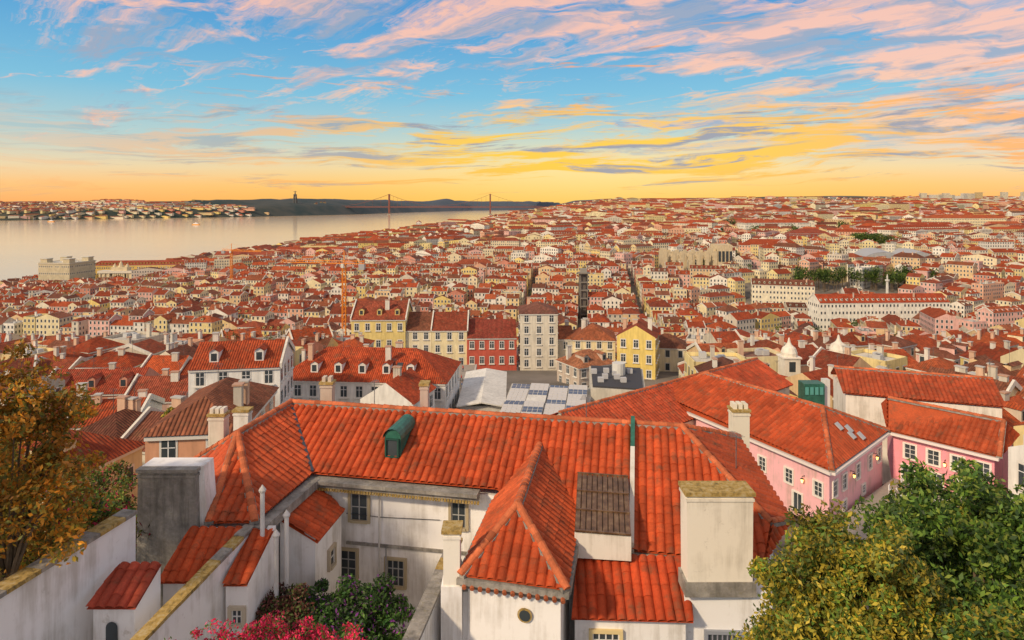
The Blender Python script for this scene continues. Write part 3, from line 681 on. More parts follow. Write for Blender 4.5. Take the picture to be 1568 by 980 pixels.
chimney('concrete_chimney',-15.3,-12.95,26.72,27.0,-17.5,-11.0,taper=.14,m=CONC,cap=CONC)
mb=MB(); mb.hexa([(-15.45,27.01,-17),(-12.35,27.01,-17),(-12.35,28.0,-17),(-15.45,28.0,-17)],[(-15.3,27.01,-10.84),(-12.75,27.01,-10.84),(-12.75,27.9,-10.84),(-15.3,27.9,-10.84)],WNEAR,W_); mb.obj('chimney_backing',NH,H)
chimney('ridge_chimney',-5.3,-4.85,37.6,38.3,-14,-10.5,(.62,.5,.42)); chimney('ridge_chimney',-11.6,-10.9,39.5,40.2,-14,-10.95,(.6,.5,.4),pots=2)
chimney('ridge_chimney',12.2,13.1,36,36.8,-21,-11.5,(.78,.72,.57),pots=3); chimney('ridge_chimney',-16.75,-15.9,36,36.7,-21,-11.75,(.74,.68,.57),pots=3)
chimney('ridge_chimney',-16.3,-15.45,38.2,38.8,-21,-12.2,(.82,.79,.73))
mb=MB()
k0=[Vector((3.0,29.9,-12.38)),Vector((5.25,29.5,-12.38)),Vector((4.72,25.85,-13.16)),Vector((2.5,26.1,-13.11))]
lo=[Vector((p.x,p.y,-14.15)) for p in k0]
mb.hexa([lo[3],lo[2],lo[1],lo[0]],[k0[3]-Vector((0,0,.06)),k0[2]-Vector((0,0,.06)),k0[1]-Vector((0,0,.06)),k0[0]-Vector((0,0,.06))],WNEAR,(.78,.74,.66))
for i in range(10):
    t0,t1=i/10,(i+.94)/10
    a=k0[0].lerp(k0[1],t0);b_=k0[0].lerp(k0[1],t1);c=k0[3].lerp(k0[2],t1);d=k0[3].lerp(k0[2],t0)
    mb.hexa([d,c,b_,a],[d+Vector((.02,0,.05)),c+Vector((-.02,0,.05)),b_+Vector((-.02,0,.05)),a+Vector((.02,0,.05))],RUST)
for t in (0.0,.33,.66,1.0):
    mb.beam(k0[0].lerp(k0[3],t)+Vector((0,0,.1)),k0[1].lerp(k0[2],t)+Vector((0,0,.1)),.07,.05,RUST)
mb.obj('glazed_roof_lantern',NH,H)
mb=MB(); base=rp(7.1,2.9); up=Vector((0,0,1)); w=.42
fpt=[base+dr*(w*math.cos(t)*1)+up*(.95+.42*math.sin(t)) for t in [math.pi*i/8 for i in range(9)]]
back=-nf*2.1
poly=[base+dr*w-up*.2]+fpt+[base-dr*w-up*.2]
mb.face([p+nf*0 for p in poly],GREEN); 
for i in range(len(poly)-1): mb.face([poly[i],poly[i+1],poly[i+1]+back+up*.12,poly[i]+back+up*.12],GREEN)
for i in range(8):
    a=base+dr*((w+.07)*math.cos(math.pi*i/8))+up*(.95+.49*math.sin(math.pi*i/8))+nf*.12; b_=base+dr*((w+.07)*math.cos(math.pi*(i+1)/8))+up*(.95+.49*math.sin(math.pi*(i+1)/8))+nf*.12
    mb.face([a,b_,b_+back,a+back],GREEN)
window(mb,base+up*.5+nf*.03,dr,nf,.6,.8,fr=(.02,.08,.06),bars=(0,0),sash=(.03,.08,.06),fw=.05)
mb.obj('barrel_dormer',NH,H)
mb=MB()
def wallp(x): 
    t=(x+9.75)/(8.55); return Vector((x,31.9-1.45*t,0))
wr=Vector((8.55,-1.45,0)).normalized(); wn=Vector((-.167,-.986,0))
for x,z,w,h,br,gl in ((-7.35,-14.6,.85,1.25,(1,1),GLASS),(-2.5,-14.6,.7,1.15,(1,1),GLASS),(-5.55,-17.6,.85,1.2,(2,2),GLASS),(-7.9,-17.6,.8,1.7,(1,3),GLASS)):
    p=wallp(x); p.z=z; window(mb,p,wr,wn,w,h,fr=(.46,.38,.24),bars=br,sash=(.40,.40,.38))
window(mb,(-8.2,29.6,-16.0),Vector((.4,2.75,0)),Vector((.99,-.14,0)),.5,.7,fr=(.5,.42,.3),bars=(0,1))
window(mb,(3.5,24.38,-16.4),(1,-.05,0),(-.05,-1,0),1.0,.8,fr=(.75,.6,.3),bars=(3,2)); window(mb,(8.0,24.56,-16.6),(1,-.04,0),(-.04,-1,0),1.3,.9,fr=(.3,.32,.36),bars=(6,1),sash=(.3,.3,.35))
window(mb,(-10.4,24.73,-15.6),(1,0,0),(0,-1,0),.4,.5,bars=(1,1))
cpt=Vector((.48,23.4,-14.72)); rdd=(PR-PL).normalized(); rdd.z=0
ring=[cpt+rdd*.2*math.cos(t)+up*.2*math.sin(t)+Vector((-.03,-.06,0)) for t in [2*math.pi*i/16 for i in range(16)]]
ring2=[cpt+rdd*.27*math.cos(t)+up*.27*math.sin(t)+Vector((-.03,-.05,0)) for t in [2*math.pi*i/16 for i in range(16)]]
mb.face(ring2,MOSS); mb.face([p+Vector((0,-.02,0)) for p in ring],GLASS)
a=wallp(-8);b_=wallp(-1.6); mb.beam(Vector((a.x,a.y-.05,-16.3)),Vector((b_.x,b_.y-.05,-16.3)),.12,.12,CONC)
mb.tube([(-6.35,31.2,-13.6),(-6.35,31.2,-20)],.05,TRIM,(.6,.58,.54)); mb.tube([(-6.0,31.1,-16.4),(-6.0,31.1,-20)],.04,TRIM,(.3,.3,.3))
mb.tube([wallp(-3.4)+Vector((0,-.06,-14.9)),wallp(-6.2)+Vector((0,-.06,-15.0)),wallp(-8)+Vector((0,-.06,-14.95))],.015,TRIM,(.05,.05,.05),4)
for (x,y,z0,z1) in ((-10.05,26.3,-13.5,-11.6),(-9.15,26.5,-17,-12.7),(-9.35,25.9,-16.5,-13.2)):
    mb.tube([(x,y,z0),(x,y,z1)],.09,WNEAR,(.7,.69,.66),10); mb.lathe(x,y,[(.13,z1),(.15,z1+.08),(.0,z1+.3)],WNEAR,(.6,.58,.55),10)
mb.obj('windows_and_pipes',NH,H)
for (x,y,z,h) in ((-7.5,35.6,-11.2,1.5),(3.8,33.4,-11.2,1.3),(10.5,30.6,-12.4,1.6)):
    mb=MB(); mb.tube([(x,y,z-.3),(x,y,z+h)],.022,TRIM,(.15,.15,.15),5)
    for j in range(6): mb.tube([(x-.35+.04*j,y-.2+.14*j,z+h-.05),(x+.35-.04*j,y-.2+.14*j,z+h-.05)],.01,TRIM,(.2,.2,.2),4)
    mb.tube([(x,y-.25,z+h-.05),(x,y+.6,z+h-.05)],.012,TRIM,(.2,.2,.2),4); mb.obj('tv_antenna',NH,H)

mb=MB()
mb.prism([(-14.75,24.9),(-14.35,24.9),(-15.9,16.9),(-16.3,16.9)],-20,-11.8,WNEAR,W_)
for i in range(14):
    a=Vector((-14.55,24.9,-11.66)).lerp(Vector((-16.1,16.9,-11.66)),i/14); b_=Vector((-14.55,24.9,-11.66)).lerp(Vector((-16.1,16.9,-11.66)),(i+.97)/14); mb.beam(a,b_,.62,.14,MOSS if i%3 else CONC)
mb.obj('garden_wall',dz=H)
LH=empty('garden_shed_house',(-13.4,22.5,H-19))
s4=[Vector((-14.1,23.5,-12.95)),Vector((-12.6,23.5,-12.95)),Vector((-12.7,22.0,-13.65)),Vector((-14.35,22.0,-13.65))]
tiled('roof',s4,(1,0,0),LH,col=(.42,.07,.035))
mb=MB(); mb.hexa([(-14.2,22.15,-20),(-12.8,22.15,-20),(-12.7,23.6,-20),(-14.1,23.6,-20)],[(-14.2,22.15,-13.64),(-12.8,22.15,-13.64),(-12.7,23.6,-12.98),(-14.1,23.6,-12.98)],WNEAR,W_)
pts=[Vector((-13.75,22.1,-15.2)),Vector((-13.35,22.1,-15.2))]+[Vector((-13.55+.2*math.cos(t),22.1,-14.35+.2*math.sin(t))) for t in [math.pi*i/8 for i in range(9)]]
mb.face(pts,GLASS); mb.obj('walls',LH,H)
mb=MB()
for i in range(9):
    x=-13.9+i*.25; mb.tube([(x,20.9,-16),(x,20.9,-14.2)],.015,TRIM,(.03,.03,.03),4)
mb.beam((-14,20.9,-14.2),(-11.7,20.9,-14.2),.04,.04,TRIM,(.03,.03,.03)); mb.obj('iron_railing',dz=H)

# ---------------------------------------------------------------- pink building
PB=empty('pink_building',(28,58,H-24.6)); PK=(.90,.50,.52)
A_=Vector((24.5,50,-20.5));B_=Vector((15,69.5,-20.5));C_=Vector((24.5,75,-20.5));D_=Vector((34,59,-20.5))
n1=Vector((27.1,57.0,-17.8));n2=Vector((20.3,68.4,-17.8))
PR_=dict(period=.42,row=.55,ns=4,amp=.14)
tiled('roof_left',[A_,n1,n2,B_],B_-A_,PB,col=(.52,.09,.027),**PR_); tiled('roof_front',[A_,D_,n1],D_-A_,PB,col=(.47,.085,.027),**PR_)
tiled('roof_right',[D_,C_,n2,n1],C_-D_,PB,**PR_); tiled('roof_end',[B_,n2,C_],C_-B_,PB,**PR_)
E_=Vector((39.4,52.8,-20.5));F_=Vector((45,58,-20.5));G_=Vector((38,67,-20.5)); m1=Vector((35.6,61.8,-18.4));m2=Vector((42,55.8,-18.6))
tiled('roof_east_front',[D_,E_,m2,m1],E_-D_,PB,col=(.50,.095,.03),**PR_); tiled('roof_east_back',[m1,m2,F_,G_],F_-G_,PB,**PR_)
tiled('roof_east_end',[E_,F_,m2],F_-E_,PB,**PR_); tiled('roof_link',[D_,m1,G_],G_-D_,PB,**PR_)
r0=Vector((4.3,58.9,-18.9));r1=Vector((29.8,79.5,-18.9)); ld=(r1-r0).normalized(); ln_=Vector((ld.y,-ld.x,0))
i0=r0+ln_*4.6+Vector((0,0,-2.2));i1=r1+ln_*4.6+Vector((0,0,-2.2));j0=r0-ln_*4.6+Vector((0,0,-2.2));j1=r1-ln_*4.6+Vector((0,0,-2.2))
tiled('roof_long_front',[r0,i0,i1,r1],ld,PB,col=(.46,.075,.027),**PR_); tiled('roof_long_back',[r0,r1,j1,j0],ld,PB,**PR_)
K0=Vector((36,71,-20.6));K1=Vector((50,66,-20.6));K2=Vector((51.5,70,-18.8));K3=Vector((37,75,-18.8)); K4=Vector((53,74,-20.6));K5=Vector((38.5,79,-20.6))
tiled('roof_north_front',[K0,K1,K2,K3],K1-K0,PB,col=(.46,.085,.03),**PR_); tiled('roof_north_back',[K3,K2,K4,K5],K1-K0,PB,**PR_)
mb=MB()
for a,b_ in ((A_,n1),(n1,n2),(D_,n1),(n2,B_),(n2,C_),(m1,m2),(m2,E_),(r0,r1),(K3,K2)): caps(mb,a,b_,.2,step=.5)
mb.obj('ridge_tiles',PB,H)
def inset(P,d):
    c=sum(P,Vector())/len(P); L=[]
    for i in range(len(P)):
        a=P[i];b_=P[(i+1)%len(P)]; e=(b_-a); e.z=0; e.normalize(); n=Vector((-e.y,e.x,0))
        if n.dot(c-a)<0: n=-n
        L.append((a+n*d,e))
    out=[]
    for i in range(len(P)):
        p,e=L[i-1];q,f=L[i]; den=e.x*f.y-e.y*f.x
        t=((q.x-p.x)*f.y-(q.y-p.y)*f.x)/den; o=p+e*t; out.append((o.x,o.y))
    return out
mb=MB()
mb.prism(inset([A_,D_,C_,B_],.4),-25.5,-20.7,WNEAR,PK); mb.prism(inset([D_,E_,F_,G_],.4),-25.5,-20.72,WNEAR,(.90,.36,.42))
mb.prism(inset([i0,i1,j1,j0],.3),-30,-21.3,WNEAR,(.78,.66,.5)); mb.prism(inset([K0,K1,K4,K5],.3),-30,-20.8,WNEAR,(.84,.80,.70))
for rr,ii,jj in ((r0,i0,j0),(r1,i1,j1)): mb.face([rr+Vector((0,0,-.05))+ (ld*.05 if rr is r0 else -ld*.05),ii,jj],WNEAR,(.78,.70,.56))
for a,b_ in ((A_,B_),(A_,D_),(D_,E_)):
    mb.beam(a+Vector((0,0,-.08)),b_+Vector((0,0,-.08)),.5,.2,TRIM,(.80,.72,.66))
mb.obj('walls',PB,H)
mb=MB()
def wl(a,b_,t,z,w,h,cen,**k_):
    d=(b_-a).normalized(); p=a.lerp(b_,t); n=Vector((d.y,-d.x,0)); 
    if n.dot(cen-a)>0: n=-n
    window(mb,Vector((p.x,p.y,z))-n*.4,d,n,w,h,fr=(.84,.78,.70),**k_)
c0=Vector((24.5,63,0));c9=Vector((39,60,0))
for t in (.12,.27,.5,.72,.9): wl(A_,D_,t,-22.4,.8,1.15,c0)
for t in (.27,.6): wl(A_,D_,t,-24.3,.7,.7,c0)
for t in (.2,.42,.64,.86): wl(D_,E_,t,-22.0,.9,1.2,c9)
for t in (.18,.45,.7): wl(D_,E_,t,-24.0,.9,1.3,c9,bars=(1,0))
for t in (.07,.2,.33): wl(A_,B_,t,-22.5,.75,1.1,c0)
wl(A_,B_,.16,-24.3,.85,1.4,c0,bars=(1,0))
mb.obj('windows',PB,H)
for (a,b_,t,cc) in ((A_,D_,.38,c0),(A_,D_,.8,c0),(D_,E_,.53,c9),(A_,B_,.13,c0)):
    mb=MB(); p=a.lerp(b_,t); d=(b_-a).normalized(); n=Vector((d.y,-d.x,0)); n=-n if n.dot(cc-a)>0 else n; p=p-n*.1; z=-22.3
    mb.tube([(p.x-n.x*.35,p.y-n.y*.35,z+.35),(p.x,p.y,z+.35),(p.x,p.y,z+.22)],.03,TRIM,(.03,.03,.03))
    x,y=p.x,p.y; mb.lathe(x,y,[(.0,z+.25),(.14,z+.16),(.16,z+.14)],TRIM,(.03,.03,.03),6); mb.lathe(x,y,[(.12,z+.14),(.07,z-.14),(0,z-.14)],LAMP,n=6); mb.obj('wall_lantern',dz=H)
mb=MB(); mb.box(27.6,29.5,61.6,63.0,-20.3,-17.0,GREEN); 
for i in range(4): mb.box(27.65+i*.46,27.95+i*.46,61.5,61.59,-18.0,-17.3,TRIM,(.1,.35,.3))
mb.box(29.6,30.2,62,62.6,-20,-16.7,WALL,(.75,.74,.7)); mb.obj('teal_roof_plant_box',PB,H)
mb=MB()
for al,be in ((.5,.3),(.56,.42),(.62,.2),(.4,.55)):
    p=A_.lerp(D_,al).lerp(n1,be); u=(D_-A_).normalized(); v=(n1-A_.lerp(D_,.5)).normalized(); nn=u.cross(v).normalized(); nn=nn if nn.z>0 else -nn; p=p+nn*.18
    mb.hexa([p-u*.3-v*.35,p+u*.3-v*.35,p+u*.3+v*.35,p-u*.3+v*.35],[p-u*.3-v*.35+nn*.08,p+u*.3-v*.35+nn*.08,p+u*.3+v*.35+nn*.08,p-u*.3+v*.35+nn*.08],TRIM,(.45,.46,.47))
mb.obj('skylights',PB,H)
mb=MB(); mb.prism([(24.9,50.6),(34.2,58.6),(39.2,52.6),(38,44),(26,43)],-27,-24.6,COB); mb.obj('patio_paving',dz=H)
def table(x,y,z):
    mb=MB(); mb.lathe(x,y,[(.25,z),(.04,z+.05),(.04,z+.70),(.42,z+.72),(.42,z+.75),(0,z+.75)],TRIM,(.8,.8,.8),12); mb.obj('patio_table',dz=H)
    for a in (.3,2.4,4.4):
        mb=MB(); cx,cy=x+.7*math.cos(a),y+.7*math.sin(a)
        for u in (-.18,.18):
            for v in (-.18,.18): mb.tube([(cx+u,cy+v,z),(cx+u,cy+v,z+.45)],.02,TRIM,(.7,.7,.7),4)
        mb.box(cx-.21,cx+.21,cy-.21,cy+.21,z+.45,z+.49,TRIM,(.8,.8,.8)); bx,by=cx+.2*math.cos(a),cy+.2*math.sin(a); mb.box(bx-.03,bx+.03,by-.2,by+.2,z+.5,z+.9,TRIM,(.8,.8,.8),a); mb.obj('patio_chair',dz=H)
for p in ((32.5,54.5),(34.2,55.6),(33,51),(35,52.5),(31,49.5)): table(*p,-24.6)
hb('orange_roof_house',45.0,48,8,11,-19.5,-27,.25,2.8,(.86,.84,.80),(.52,.14,.045),'gable',2)

# ---------------------------------------------------------------- market roofs, plaza, people
mb=MB()
def slab(P,t,m,c):
    P=[Vector(p) for p in P]; mb.hexa([p-Vector((0,0,t)) for p in P],P,m,c,True)
mb.prism([(-8.6,107),(-1.4,107),(-1.2,127),(-8.4,127)],-42,-33.2,WALL,(.6,.58,.54))
slab([(-9,106,-32.9),(-5,106,-32.2),(-5,128,-32.2),(-9,128,-32.9)],.2,WALL,(.80,.78,.74)); slab([(-4.99,106,-32.2),(-1,106,-32.9),(-1,128,-32.9),(-4.99,128,-32.2)],.2,WALL,(.74,.72,.68))
mb.obj('white_market_hall',dz=H)
mb=MB()
mb.prism([(-2.5,97.5),(10.5,95.5),(14.5,117),(0,120)],-42,-33.0,WALL,(.55,.53,.5))
for i in range(4):
    for j in range(2):
        o=Vector((-2.6,97,-32.8))+Vector((3.35,-.5,0))*i+Vector((1.4,10.6,0))*j+Vector((0,0,.25*(i%2)))
        u=Vector((3.2,-.48,0));v=Vector((1.35,10.2,.35))
        slab([o,o+u,o+u+v,o+v],.15,WALL,(.74,.72,.68))
        for a in range(4):
            for c in range(8):
                if (i+j)%3==2 and c<3: continue
                q=o+u*(a+.08)/4+v*(c+.08)/8+Vector((0,0,.03)); slab([q,q+u*.22,q+u*.22+v*.108,q+v*.108],.02,SOLAR if (i*3+j+c)%7<2 else TRIM,(.60,.58,.55))
mb.obj('solar_panel_market_roof',dz=H)
mb=MB(); mb.prism([(13.5,112),(22.5,110),(25,125),(15,127)],-42,-31.6,WALL,(.62,.58,.5)); mb.prism([(13.9,112.4),(22.2,110.5),(24.5,124.6),(15.3,126.5)],-31.6,-31.3,TRIM,(.05,.05,.055))
for q in range(9): x,y=random.uniform(15,23),random.uniform(113,123); mb.box(x-.5,x+.5,y-.4,y+.4,-31.3,-30.5,TRIM,(.5,.5,.5))
mb.tube([(19.6,120,-31.3),(19.6,120,-29.2)],1.2,TRIM,(.65,.65,.6),14)
mb.obj('black_flat_roof_building',dz=H)
mb=MB()
mb.box(-17.5,-9.4,112,168,-43,-41.4,COB); 
for x in (-17.9,-9.4): mb.box(x,x+.4,112,168,-43,-41.27,TRIM,(.5,.48,.45))
mb.obj('cobbled_street',dz=H)
def f_person(sh,pa):
    def f(k,b):
        g=k.n('ShaderNodeTexCoord').outputs['Object']; s=k.n('ShaderNodeSeparateXYZ'); k.put(s.inputs[0],g)
        c=k.mix(k.m('GREATER_THAN',s.outputs[2],.88),pa,sh); c=k.mix(k.m('GREATER_THAN',s.outputs[2],1.45),c,(.5,.3,.22)); c=k.mix(k.m('GREATER_THAN',s.outputs[2],1.68),c,(.05,.03,.02)); k.put(b.inputs['Base Color'],c)
    return f
for q in range(12):
    me=bpy.data.meshes.new('person'); st=random.uniform(.08,.28)
    V=[(0,0,.95),(0,0,1.2),(0,0,1.42),(0,0,1.52),(0,.02,1.64),(0,.02,1.74),(-.1,0,.9),(-.11,-st,.5),(-.11,-st*.6,.07),(-.11,-st*.6-.14,.04),(.1,0,.9),(.11,st,.5),(.11,st*1.5,.08),(.11,st*1.5-.13,.05),(-.19,0,1.40),(-.24,st*.6,1.12),(-.24,st*.2-.08,.88),(.19,0,1.40),(.24,-st*.6,1.12),(.24,-st*.6-.12,.9)]
    E=[(0,1),(1,2),(2,3),(3,4),(4,5),(0,6),(6,7),(7,8),(8,9),(0,10),(10,11),(11,12),(12,13),(2,14),(14,15),(15,16),(2,17),(17,18),(18,19)]
    me.from_pydata(V,E,[]); me.materials.append(mat('person_clothes',f_person(random.choice(((.1,.1,.13),(.4,.06,.05),(.6,.6,.58),(.1,.15,.3))),random.choice(((.04,.05,.09),(.03,.03,.03),(.2,.17,.12))))))
    o=bpy.data.objects.new('person',me); S.collection.objects.link(o); md=o.modifiers.new('skin','SKIN')
    R=[.13,.14,.14,.055,.10,.09,.09,.065,.045,.04,.09,.065,.045,.04,.06,.045,.035,.06,.045,.035]
    for i,r in enumerate(R): me.skin_vertices[0].data[i].radius=(r,r*.85)
    me.skin_vertices[0].data[0].use_root=True
    o.modifiers.new('sub','SUBSURF').levels=1
    o.location=(random.uniform(-16.5,-11),random.uniform(122,162),H-41.4); o.rotation_euler=(0,0,random.uniform(0,6.28))

# ---------------------------------------------------------------- landmarks
RED=(.22,.08,.06)
mb=MB(); ta=(-1147,6100);tb=(-200,6000); dx=Vector((tb[0]-ta[0],tb[1]-ta[1],0)).normalized()
def at(s,z): return Vector((ta[0],ta[1],0))+dx*s+Vector((0,0,z))
L=(Vector(tb)-Vector(ta)).length
for s in (0,L):
    for o in (-12,12):
        p=at(s,0)+Vector((0,o,0)); mb.box(p.x-6,p.x+6,p.y-4,p.y+4,-6,190,TRIM,RED)
    for z in (60,100,145,186): p=at(s,z); mb.box(p.x-4,p.x+4,p.y-12,p.y+12,z-5,z,TRIM,RED)
    p=at(s,0); mb.box(p.x-16,p.x+16,p.y-22,p.y+22,-6,8,CONC)
mb.beam(at(-560,74),at(L+900,74),20,8,TRIM,RED)
for k_ in range(14): p=at(L+480+k_*32,0); mb.box(p.x-3,p.x+3,p.y-8,p.y+8,-2,68,TRIM,(.4,.38,.35))
for o in (-10,10):
    pts=[at(-480,76)]+[at(-480+480*i/6,76+112*(i/6)**1.6) for i in range(1,7)]+[at(L*i/24,84+104*(2*i/24-1)**2) for i in range(1,25)]+[at(L+480*i/6,76+112*(1-i/6)**1.6) for i in range(1,7)]
    mb.tube([p+Vector((0,o,0)) for p in pts],1.2,TRIM,RED,4)
    for p in pts[1:-1:1]:
        mb.tube([p+Vector((0,o,0)),Vector((p.x,p.y+o,72))],.4,TRIM,RED,3)
mb.obj('suspension_bridge')
mb=MB(); cx,cy=-1926,5800; z=T(cx,cy)-2; c=(.13,.13,.13)
for a in (-1,1):
    for b_ in (-1,1): mb.hexa([(cx+a*13-4,cy+b_*13-4,z-5),(cx+a*13+4,cy+b_*13-4,z-5),(cx+a*13+4,cy+b_*13+4,z-5),(cx+a*13-4,cy+b_*13+4,z-5)],[(cx+a*7-3.5,cy+b_*7-3.5,z+70),(cx+a*7+3.5,cy+b_*7-3.5,z+70),(cx+a*7+3.5,cy+b_*7+3.5,z+70),(cx+a*7-3.5,cy+b_*7+3.5,z+70)],WALL,c)
mb.box(cx-12,cx+12,cy-12,cy+12,z+68,z+77,WALL,c); mb.box(cx-6,cx+6,cy-6,cy+6,z+77,z+82,WALL,c)
mb.lathe(cx,cy,[(5,z+82),(4,z+92),(4.6,z+101),(1.8,z+104),(2.6,z+107),(0,z+111)],WALL,c,8); mb.beam((cx-14,cy,z+102.5),(cx+14,cy,z+102.5),3.4,3.4,WALL,c)
mb.obj('christ_statue_monument')
mb=MB(); x,y=4370,7000; z=T(x,y); mb.lathe(x,y,[(9,z),(5,z+40),(5,z+55),(10,z+57),(10,z+62),(2,z+65),(1.5,z+90)],TRIM,(.35,.35,.35),8); mb.obj('communications_tower')
def crane(x,y,z,h,ang,col=(.80,.26,.02)):
    mb=MB(); s=.9
    for a in (-s,s):
        for b_ in (-s,s): mb.tube([(x+a,y+b_,z),(x+a,y+b_,z+h)],.2,TRIM,col,4)
    n=int(h/2.2)
    for i in range(n):
        z0=z+i*h/n;z1=z+(i+1)*h/n
        for (a,b_) in (((-s,-s),(s,-s)),((s,-s),(s,s)),((s,s),(-s,s)),((-s,s),(-s,-s))): mb.tube([(x+a[0],y+a[1],z0),(x+b_[0],y+b_[1],z1)],.13,TRIM,col,3)
    d=Vector((math.cos(ang),math.sin(ang),0)); top=Vector((x,y,z+h)); l=Vector((-d.y,d.x,0))*.7
    for o in (l,-l,Vector((0,0,1.5))): mb.tube([top-d*12+o,top+d*38+o*.7],.2,TRIM,col,4)
    for i in range(25):
        p=top-d*12+d*2*i; mb.tube([p+l,p+d+Vector((0,0,1.5)),p+d*2-l],.12,TRIM,col,3)
    mb.tube([top,top+Vector((0,0,7))],.3,TRIM,col,4); mb.tube([top+Vector((0,0,7)),top+d*30+Vector((0,0,1.2))],.07,TRIM,col,3); mb.tube([top+Vector((0,0,7)),top-d*11],.07,TRIM,col,3)
    p=top-d*10.5; mb.box(p.x-1.5,p.x+1.5,p.y-1.5,p.y+1.5,p.z-3,p.z,TRIM,(.4,.4,.4)); mb.box(x-1.2,x+.2,y-2.2,y-1,z+h-2.2,z+h,TRIM,(.7,.7,.6))
    p=top+d*24; mb.tube([p,p-Vector((0,0,14))],.05,TRIM,(.1,.1,.1),3); mb.obj('tower_crane')
crane(-90,350,14,54,2.9); crane(-275,640,8,46,-.4); crane(-35,900,10,35,.3)
mb=MB(); x,y=.1095*505,505; 
for i in range(6):
    z=9+i*6.2; mb.box(x-3,x+3,y-3,y+3,z+5.2,z+6.2,TRIM,(.22,.20,.17))
    for a in (-2.8,2.8):
        for b_ in (-2.8,2.8): mb.box(x+a-.4,x+a+.4,y+b_-.4,y+b_+.4,z,z+5.2,TRIM,(.20,.18,.15))
    mb.box(x-1.6,x+1.6,y-1.6,y+1.6,z,z+5.2,TRIM,(.14,.12,.10))
mb.box(x-4.6,x+4.6,y-4.6,y+4.6,46.2,47,TRIM,(.25,.22,.18)); mb.box(x-2.5,x+2.5,y-2.5,y+2.5,47,50,TRIM,(.3,.28,.24)); mb.obj('iron_lift_tower')
mb=MB(); c=(.66,.54,.36); z=T(170,640)
for yy in (630,650):
    for i in range(7):
        x=148+i*8; mb.box(x-1.6,x+1.6,yy-1.5,yy+1.5,z-4,z+24,WALL,c)
        if i<6:
            for j in range(5):
                hh=z+13+7*math.sin(math.pi*.5*(1-abs(2*(j+.5)/5-1))); mb.box(x+1.6+j*.96,x+2.56+j*.96,yy-1,yy+1,hh,z+22,WALL,c)
for x in (148,196): mb.box(x-1.4,x+1.4,631.6,648.4,z-4,z+26,WALL,c)
mb.box(198,212,628,652,z-4,z+30,WALL,c)
for i in range(4): mb.box(198.5+i*3.6,200.7+i*3.6,627.5,628,z+14,z+24,GLASS)
mb.obj('gothic_church_ruin')
mb=MB(); 
for k_,(x0,x1) in enumerate(((355,395),(396,430))):
    n=10; w=x1-x0
    for i in range(n):
        a=math.pi*i/n;e=math.pi*(i+1)/n; cxx=(x0+x1)/2
        mb.face([(cxx-math.cos(a)*w/2,660,42+math.sin(a)*9),(cxx-math.cos(e)*w/2,660,42+math.sin(e)*9),(cxx-math.cos(e)*w/2+25,730,42+math.sin(e)*9),(cxx-math.cos(a)*w/2+25,730,42+math.sin(a)*9)],TRIM,(.42,.43,.44))
    mb.box(x0,x1,660.5,662,20,43,WALL,(.7,.65,.55)); mb.face([((x0+x1)/2-math.cos(math.pi*i/n)*w/2,660.2,42+math.sin(math.pi*i/n)*9) for i in range(n+1)],WALL,(.45,.46,.47))
mb.obj('station_train_shed')
mb=MB(); x,y=308,536; z=T(x,y); mb.box(x-3,x+3,y-3,y+3,z,z+4,WALL,(.7,.68,.62)); mb.lathe(x,y,[(1.2,z+4),(.95,z+17),(1.7,z+18),(1.7,z+19),(.5,z+19.2),(.7,z+21),(.3,z+23),(0,z+23.5)],WALL,(.7,.68,.62),10); mb.obj('column_monument')
def palace(x,y,w,h,ang):
    mb=MB(); house(mb,x,y,3,w,w,h,ang,1.5,(.60,.52,.36),(.4,.38,.33),'flat',1,4)
    for a in (-1,1):
        for b_ in (-1,1):
            xx=x+a*w*.36*math.cos(ang)-b_*w*.36*math.sin(ang); yy=y+a*w*.36*math.sin(ang)+b_*w*.36*math.cos(ang); mb.box(xx-4,xx+4,yy-4,yy+4,3+h,3+h+4.5,WALL,(.60,.52,.36),ang); mb.box(xx-4.6,xx+4.6,yy-4.6,yy+4.6,3+h+4.5,3+h+5.2,TRIM,(.6,.56,.46),ang)
    mb.box(x-w/2-.8,x+w/2+.8,y-w/2-.8,y+w/2+.8,3+h-.4,3+h+.2,TRIM,(.6,.56,.46),ang); mb.obj('riverside_corner_palace')
palace(-505,742,38,31,-.12)
mb=MB(); c=(.72,.60,.40); cx,cy=-440,735
for x0,x1 in ((-22,-8),(8,22)): mb.box(cx+x0,cx+x1,cy-5,cy+5,0,22,WALL,c)
for i in range(10):
    a=math.pi*(i+.5)/10; xx=-8*math.cos(a); mb.box(cx+xx-.85,cx+xx+.85,cy-5,cy+5,12+8*math.sin(a),22.2,WALL,c)
mb.box(cx-23,cx+23,cy-6,cy+6,22.3,25,TRIM,(.66,.6,.48)); mb.box(cx-9,cx+9,cy-4,cy+4,25,29,WALL,c); mb.lathe(cx,cy,[(3,29),(2,32),(1.2,34),(0,36)],WALL,c,8)
for a in (-7,7): mb.lathe(cx+a,cy,[(2,29),(1.4,31),(0,33)],WALL,c,8)
for a in (-20,-15,-10,10,15,20): mb.lathe(cx+a,cy-5.4,[(.9,3),(.8,22)],WALL,c,8)
mb.obj('triumphal_arch')
def belfry(x,y,z,s):
    mb=MB(); c=(.84,.78,.68); mb.box(x-s,x+s,y-s,y+s,z-12,z,WALL,c); mb.box(x-s*1.15,x+s*1.15,y-s*1.15,y+s*1.15,z,z+.3,TRIM,c)
    mb.box(x-s*.4,x+s*.4,y-s-.03,y-s,z-2.6,z-.6,GLASS); mb.lathe(x,y,[(s*.95,z+.3),(s*1.0,z+1),(s*.8,z+1.9),(s*.35,z+2.5),(s*.2,z+3),(s*.1,z+3.8),(0,z+4)],WALL,c,12); mb.obj('church_belfry')
